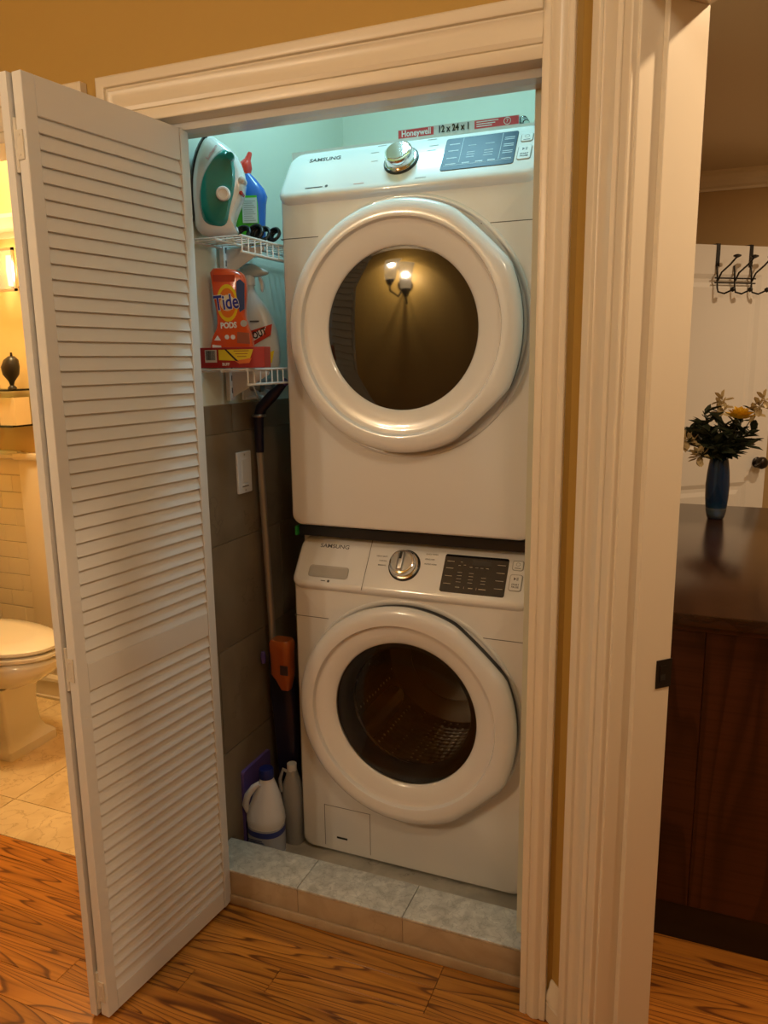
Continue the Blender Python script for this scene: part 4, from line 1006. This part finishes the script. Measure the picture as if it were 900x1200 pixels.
for k in range(3):
    for j, (z0, z1) in enumerate(((.13, .37), (.38, .62), (.63, .85))):
        y0 = Y0+.03+k*.485; dw = bx(X1-.004, X1+.012, y0, y0+.47, z0, z1).build('drawer', DRESS, ch, bevel=.003, seg=1)
        for q in (.12, .35): MB().lathe([(.006, 0), (.006, .012), (.014, .018), (.010, .026)], 14, (X1+.012, y0+q, (z0+z1)/2), axis='x').build('knob', BRONZE, dw, smooth=50)
# vase
VX, VY = .066, 3.14
va = thing('glass_vase', 'tall blue glass vase with a clear heavy foot on the chest', 'vase', (VX, VY, .9))
BLG = bpy.data.materials.new('blue glass'); BLG.use_nodes = True; b_ = BLG.node_tree.nodes['Principled BSDF']
b_.inputs['Base Color'].default_value = (.012, .085, .26, 1); b_.inputs['Roughness'].default_value = .02; b_.inputs['Transmission Weight'].default_value = .75; b_.inputs['IOR'].default_value = 1.45
MB().lathe([(.026, .0), (.030, .003), (.036, .03), (.041, .08), (.0425, .13), (.039, .18), (.033, .222), (.030, .228), (.027, .226), (.030, .21), (.034, .16), (.032, .09), (.022, .060), (0, .054)], 36, cap1=False).build('vase_body', BLG, va, smooth=50)
MB().lathe([(.0265, .0006), (.0306, .0034), (.0363, .029), (.0375, .042), (.027, .058), (.0, .0575)], 36).build('clear_foot', mat('clear foot', (1.0, .93, .80), .03, trans=.95, ior=1.45), va, smooth=50)
# flower stems
LEAFM = mat('dark green leaf', (.026, .040, .024), .55); STEMM = mat('stem dark', (.020, .022, .012), .6)
YELM = mat('yellow petal', (.78, .50, .03), .5); CRM = mat('cream petal', (.50, .40, .22), .5)
lf = bpy.data.meshes.new('leaf')
lf.from_pydata([(0, 0, 0), (.010, .016, .002), (.007, .034, .001), (0, .050, -.005), (-.007, .034, .001), (-.010, .016, .002), (0, .018, -.002), (0, .034, -.003)], [], [(0, 1, 6), (0, 6, 5), (1, 2, 7, 6), (6, 7, 4, 5), (2, 3, 7), (7, 3, 4)])
lf.materials.append(LEAFM)
pt = bpy.data.meshes.new('petal')
pt.from_pydata([(0, 0, 0), (.008, .010, .003), (.007, .022, .006), (0, .028, .005), (-.007, .022, .006), (-.008, .010, .003), (0, .012, 0)], [], [(0, 1, 6), (6, 1, 2), (6, 2, 3), (6, 3, 4), (6, 4, 5), (0, 6, 5)])
pty = pt.copy(); pt.materials.append(CRM); pty.materials.append(YELM)
def orient(o, d, roll=0.0):
    d = Vector(d).normalized(); x = d.cross(Vector((0, 0, 1))); x = x.normalized() if x.length > 1e-3 else Vector((1, 0, 0)); z = x.cross(d)
    o.rotation_euler = (frame((0, 0, 0), x, d, z).to_3x3() @ Matrix.Rotation(roll, 3, 'Y')).to_euler()
bq = thing('flower_bouquet', 'artificial bouquet of dark leaves, cream blossoms and a yellow bloom in the blue vase', 'bouquet', (VX, VY, .965))
def stem(name, label, tip, kind, nleaf=10, npet=0):
    tip = Vector(tip); mid = Vector((tip.x*.22, tip.y*.22, .165)); mid2 = mid.lerp(tip, .5)+Vector((0, 0, .012))
    path = [Vector((random.uniform(-.01, .01), random.uniform(-.01, .01), 0)), Vector((mid.x*.5, mid.y*.5, .12)), mid, mid2, tip]
    t = MB().tube(path, [.003, .003, .0028, .002, .0012], 6).build(name, STEMM, bq, smooth=60)
    if label: t['label'] = label
    for k in range(nleaf):
        f_ = .12+.88*(k+.5)/nleaf; p_ = (mid.lerp(mid2, f_*2) if f_ < .5 else mid2.lerp(tip, (f_-.5)*2))
        o = bpy.data.objects.new('leaf', lf); COL.objects.link(o); o.parent = t; o.location = p_
        a = random.uniform(0, 2*PI); d = Vector((math.cos(a), math.sin(a), random.uniform(-.3, .7))) + (tip-mid).normalized()*.4
        orient(o, d, random.uniform(-1, 1)); s_ = random.uniform(1.0, 1.6); o.scale = (s_, s_, s_)
    for k in range(npet):
        o = bpy.data.objects.new('petal', pty if kind == 'y' else pt); COL.objects.link(o); o.parent = t
        if kind == 'y':
            a = k*2.4; e = -.1+1.2*k/npet; o.location = tip
            orient(o, Vector((math.cos(a)*math.cos(e), math.sin(a)*math.cos(e), math.sin(e)))+Vector((.2, -.5, .2)), 0); s_ = 2.1-.8*k/npet
        else:
            q = k//5; c0 = tip.lerp(mid2, q*.26)+Vector((random.uniform(-.004, .004), 0, .006)); a = (k % 5)*2*PI/5+q
            o.location = c0; orient(o, (math.cos(a), -.35, math.sin(a)), .3); s_ = 1.5
        o.scale = (s_,)*3
    return t
for tip in ((-.11, .0, .265), (-.065, -.02, .335), (.005, -.03, .30), (.06, .02, .265), (.105, -.01, .275), (-.085, .02, .215), (-.02, .03, .25), (.04, -.04, .235), (-.04, -.05, .27), (.085, -.03, .215), (-.05, -.03, .175), (.03, .0, .18), (.0, -.05, .20), (-.06, .02, .29), (.07, .03, .31)):
    stem('leaf_spray', None, tip, 'g', 20)
stem('yellow_flower', 'full yellow bloom', (.055, -.055, .315), 'y', 3, 34)
for tip in ((.135, .0, .375), (-.005, .01, .372), (-.13, -.03, .225), (-.075, -.05, .165)):
    stem('cream_blossom', 'cream blossom spray', tip, 'c', 2, 15)

# open room door with lever and over-door hooks (door_2)
DD = Vector((.77, .638, 0)); DN = Vector((.638, -.77, 0))
DH = Vector((-.262, 3.987, 0)); DW = .752
d2 = thing('door_2', 'white panelled room door standing open behind the vase', 'door', kind='structure', M=frame(tuple(DH), tuple(DD), tuple(-DN), (0, 0, 1)))
# local: x along the door, y away from the viewer (front face y=0), z up
bx(0, DW, .009, .035, .01, 2.03).build('door_core', DOORW, d2)
for x0, x1, z0, z1 in ((0, .115, .01, 2.03), (DW-.115, DW, .01, 2.03), (.115, DW-.115, 1.895, 2.03), (.115, DW-.115, .862, 1.035), (.115, DW-.115, .01, .22)):
    bx(x0, x1, 0, .009, z0, z1).build('door_frame_board', DOORW, d2)
for z0, z1 in ((1.035, 1.895), (.22, .862)):
    q0, q1 = .115, DW-.115
    for i0, y0_, i1, y1_ in ((0, 0, .022, .009), (.040, .009, .062, .002)):
        MB().loops([[(q0+i0, y0_, z0+i0), (q1-i0, y0_, z0+i0), (q1-i0, y0_, z1-i0), (q0+i0, y0_, z1-i0)], [(q0+i1, y1_, z0+i1), (q1-i1, y1_, z0+i1), (q1-i1, y1_, z1-i1), (q0+i1, y1_, z1-i1)]], False, i0 > 0).build('panel_moulding', DOORW, d2)
lv = MB().lathe([(.026, 0), (.028, -.006), (.022, -.012), (.012, -.016), (.010, -.04)], 24, (DW-.062, 0, .962), axis='y').build('lever_rose', BRONZE, d2, smooth=50)
MB().tube([(DW-.062, -.045, .962), (DW-.09, -.05, .958), (DW-.115, -.05, .95)], [.012, .009, .006], 12).build('door_lever', BRONZE, d2, smooth=60)
MB().lathe([(.030, -.030), (.032, -.044), (.024, -.058), (.008, -.064)], 22, (DW-.062, 0, .962), axis='y', ell=(1.0, 1.0)).build('door_knob', BRONZE, d2, smooth=60)
hr = thing('hook_rack', 'black wrought iron over-door rack with three double hooks', 'hook rack', M=frame(tuple(DH), tuple(DD), tuple(-DN), (0, 0, 1)))
for x in (.365, .560):
    bx(x-.010, x+.010, -.0035, -.001, 1.93, 2.036).build('door_strap', IRONBLK, hr)
    bx(x-.010, x+.010, -.0035, .038, 2.032, 2.036).build('door_strap', IRONBLK, hr)
for z in (1.875, 1.853): MB().tube([(.345, -.014, z), (.585, -.014, z)], .0035, 8).build('cross_bar', IRONBLK, hr, smooth=60)
for x in (.360, .462, .562):
    MB().tube([(x, -.004, 1.935), (x, -.010, 1.90), (x, -.016, 1.83), (x+.003, -.02, 1.81), (x+.018, -.045, 1.80), (x+.040, -.07, 1.815)], .0042, 8).build('hook', IRONBLK, hr, smooth=60)
    MB().lathe([(.002, -.012), (.012, -.005), (.012, .005), (.002, .012)], 14, (x+.043, -.072, 1.818)).build('hook_ball', IRONBLK, hr, smooth=60)
    MB().tube([(x, -.016, 1.862), (x+.008, -.03, 1.90), (x+.035, -.055, 1.935), (x+.05, -.075, 1.965)], .0042, 8).build('hook', IRONBLK, hr, smooth=60)
    MB().lathe([(.003, -.008), (.018, -.001), (.018, .005), (.006, .009)], 14, (x+.052, -.077, 1.970)).build('hook_tip', IRONBLK, hr, smooth=60)
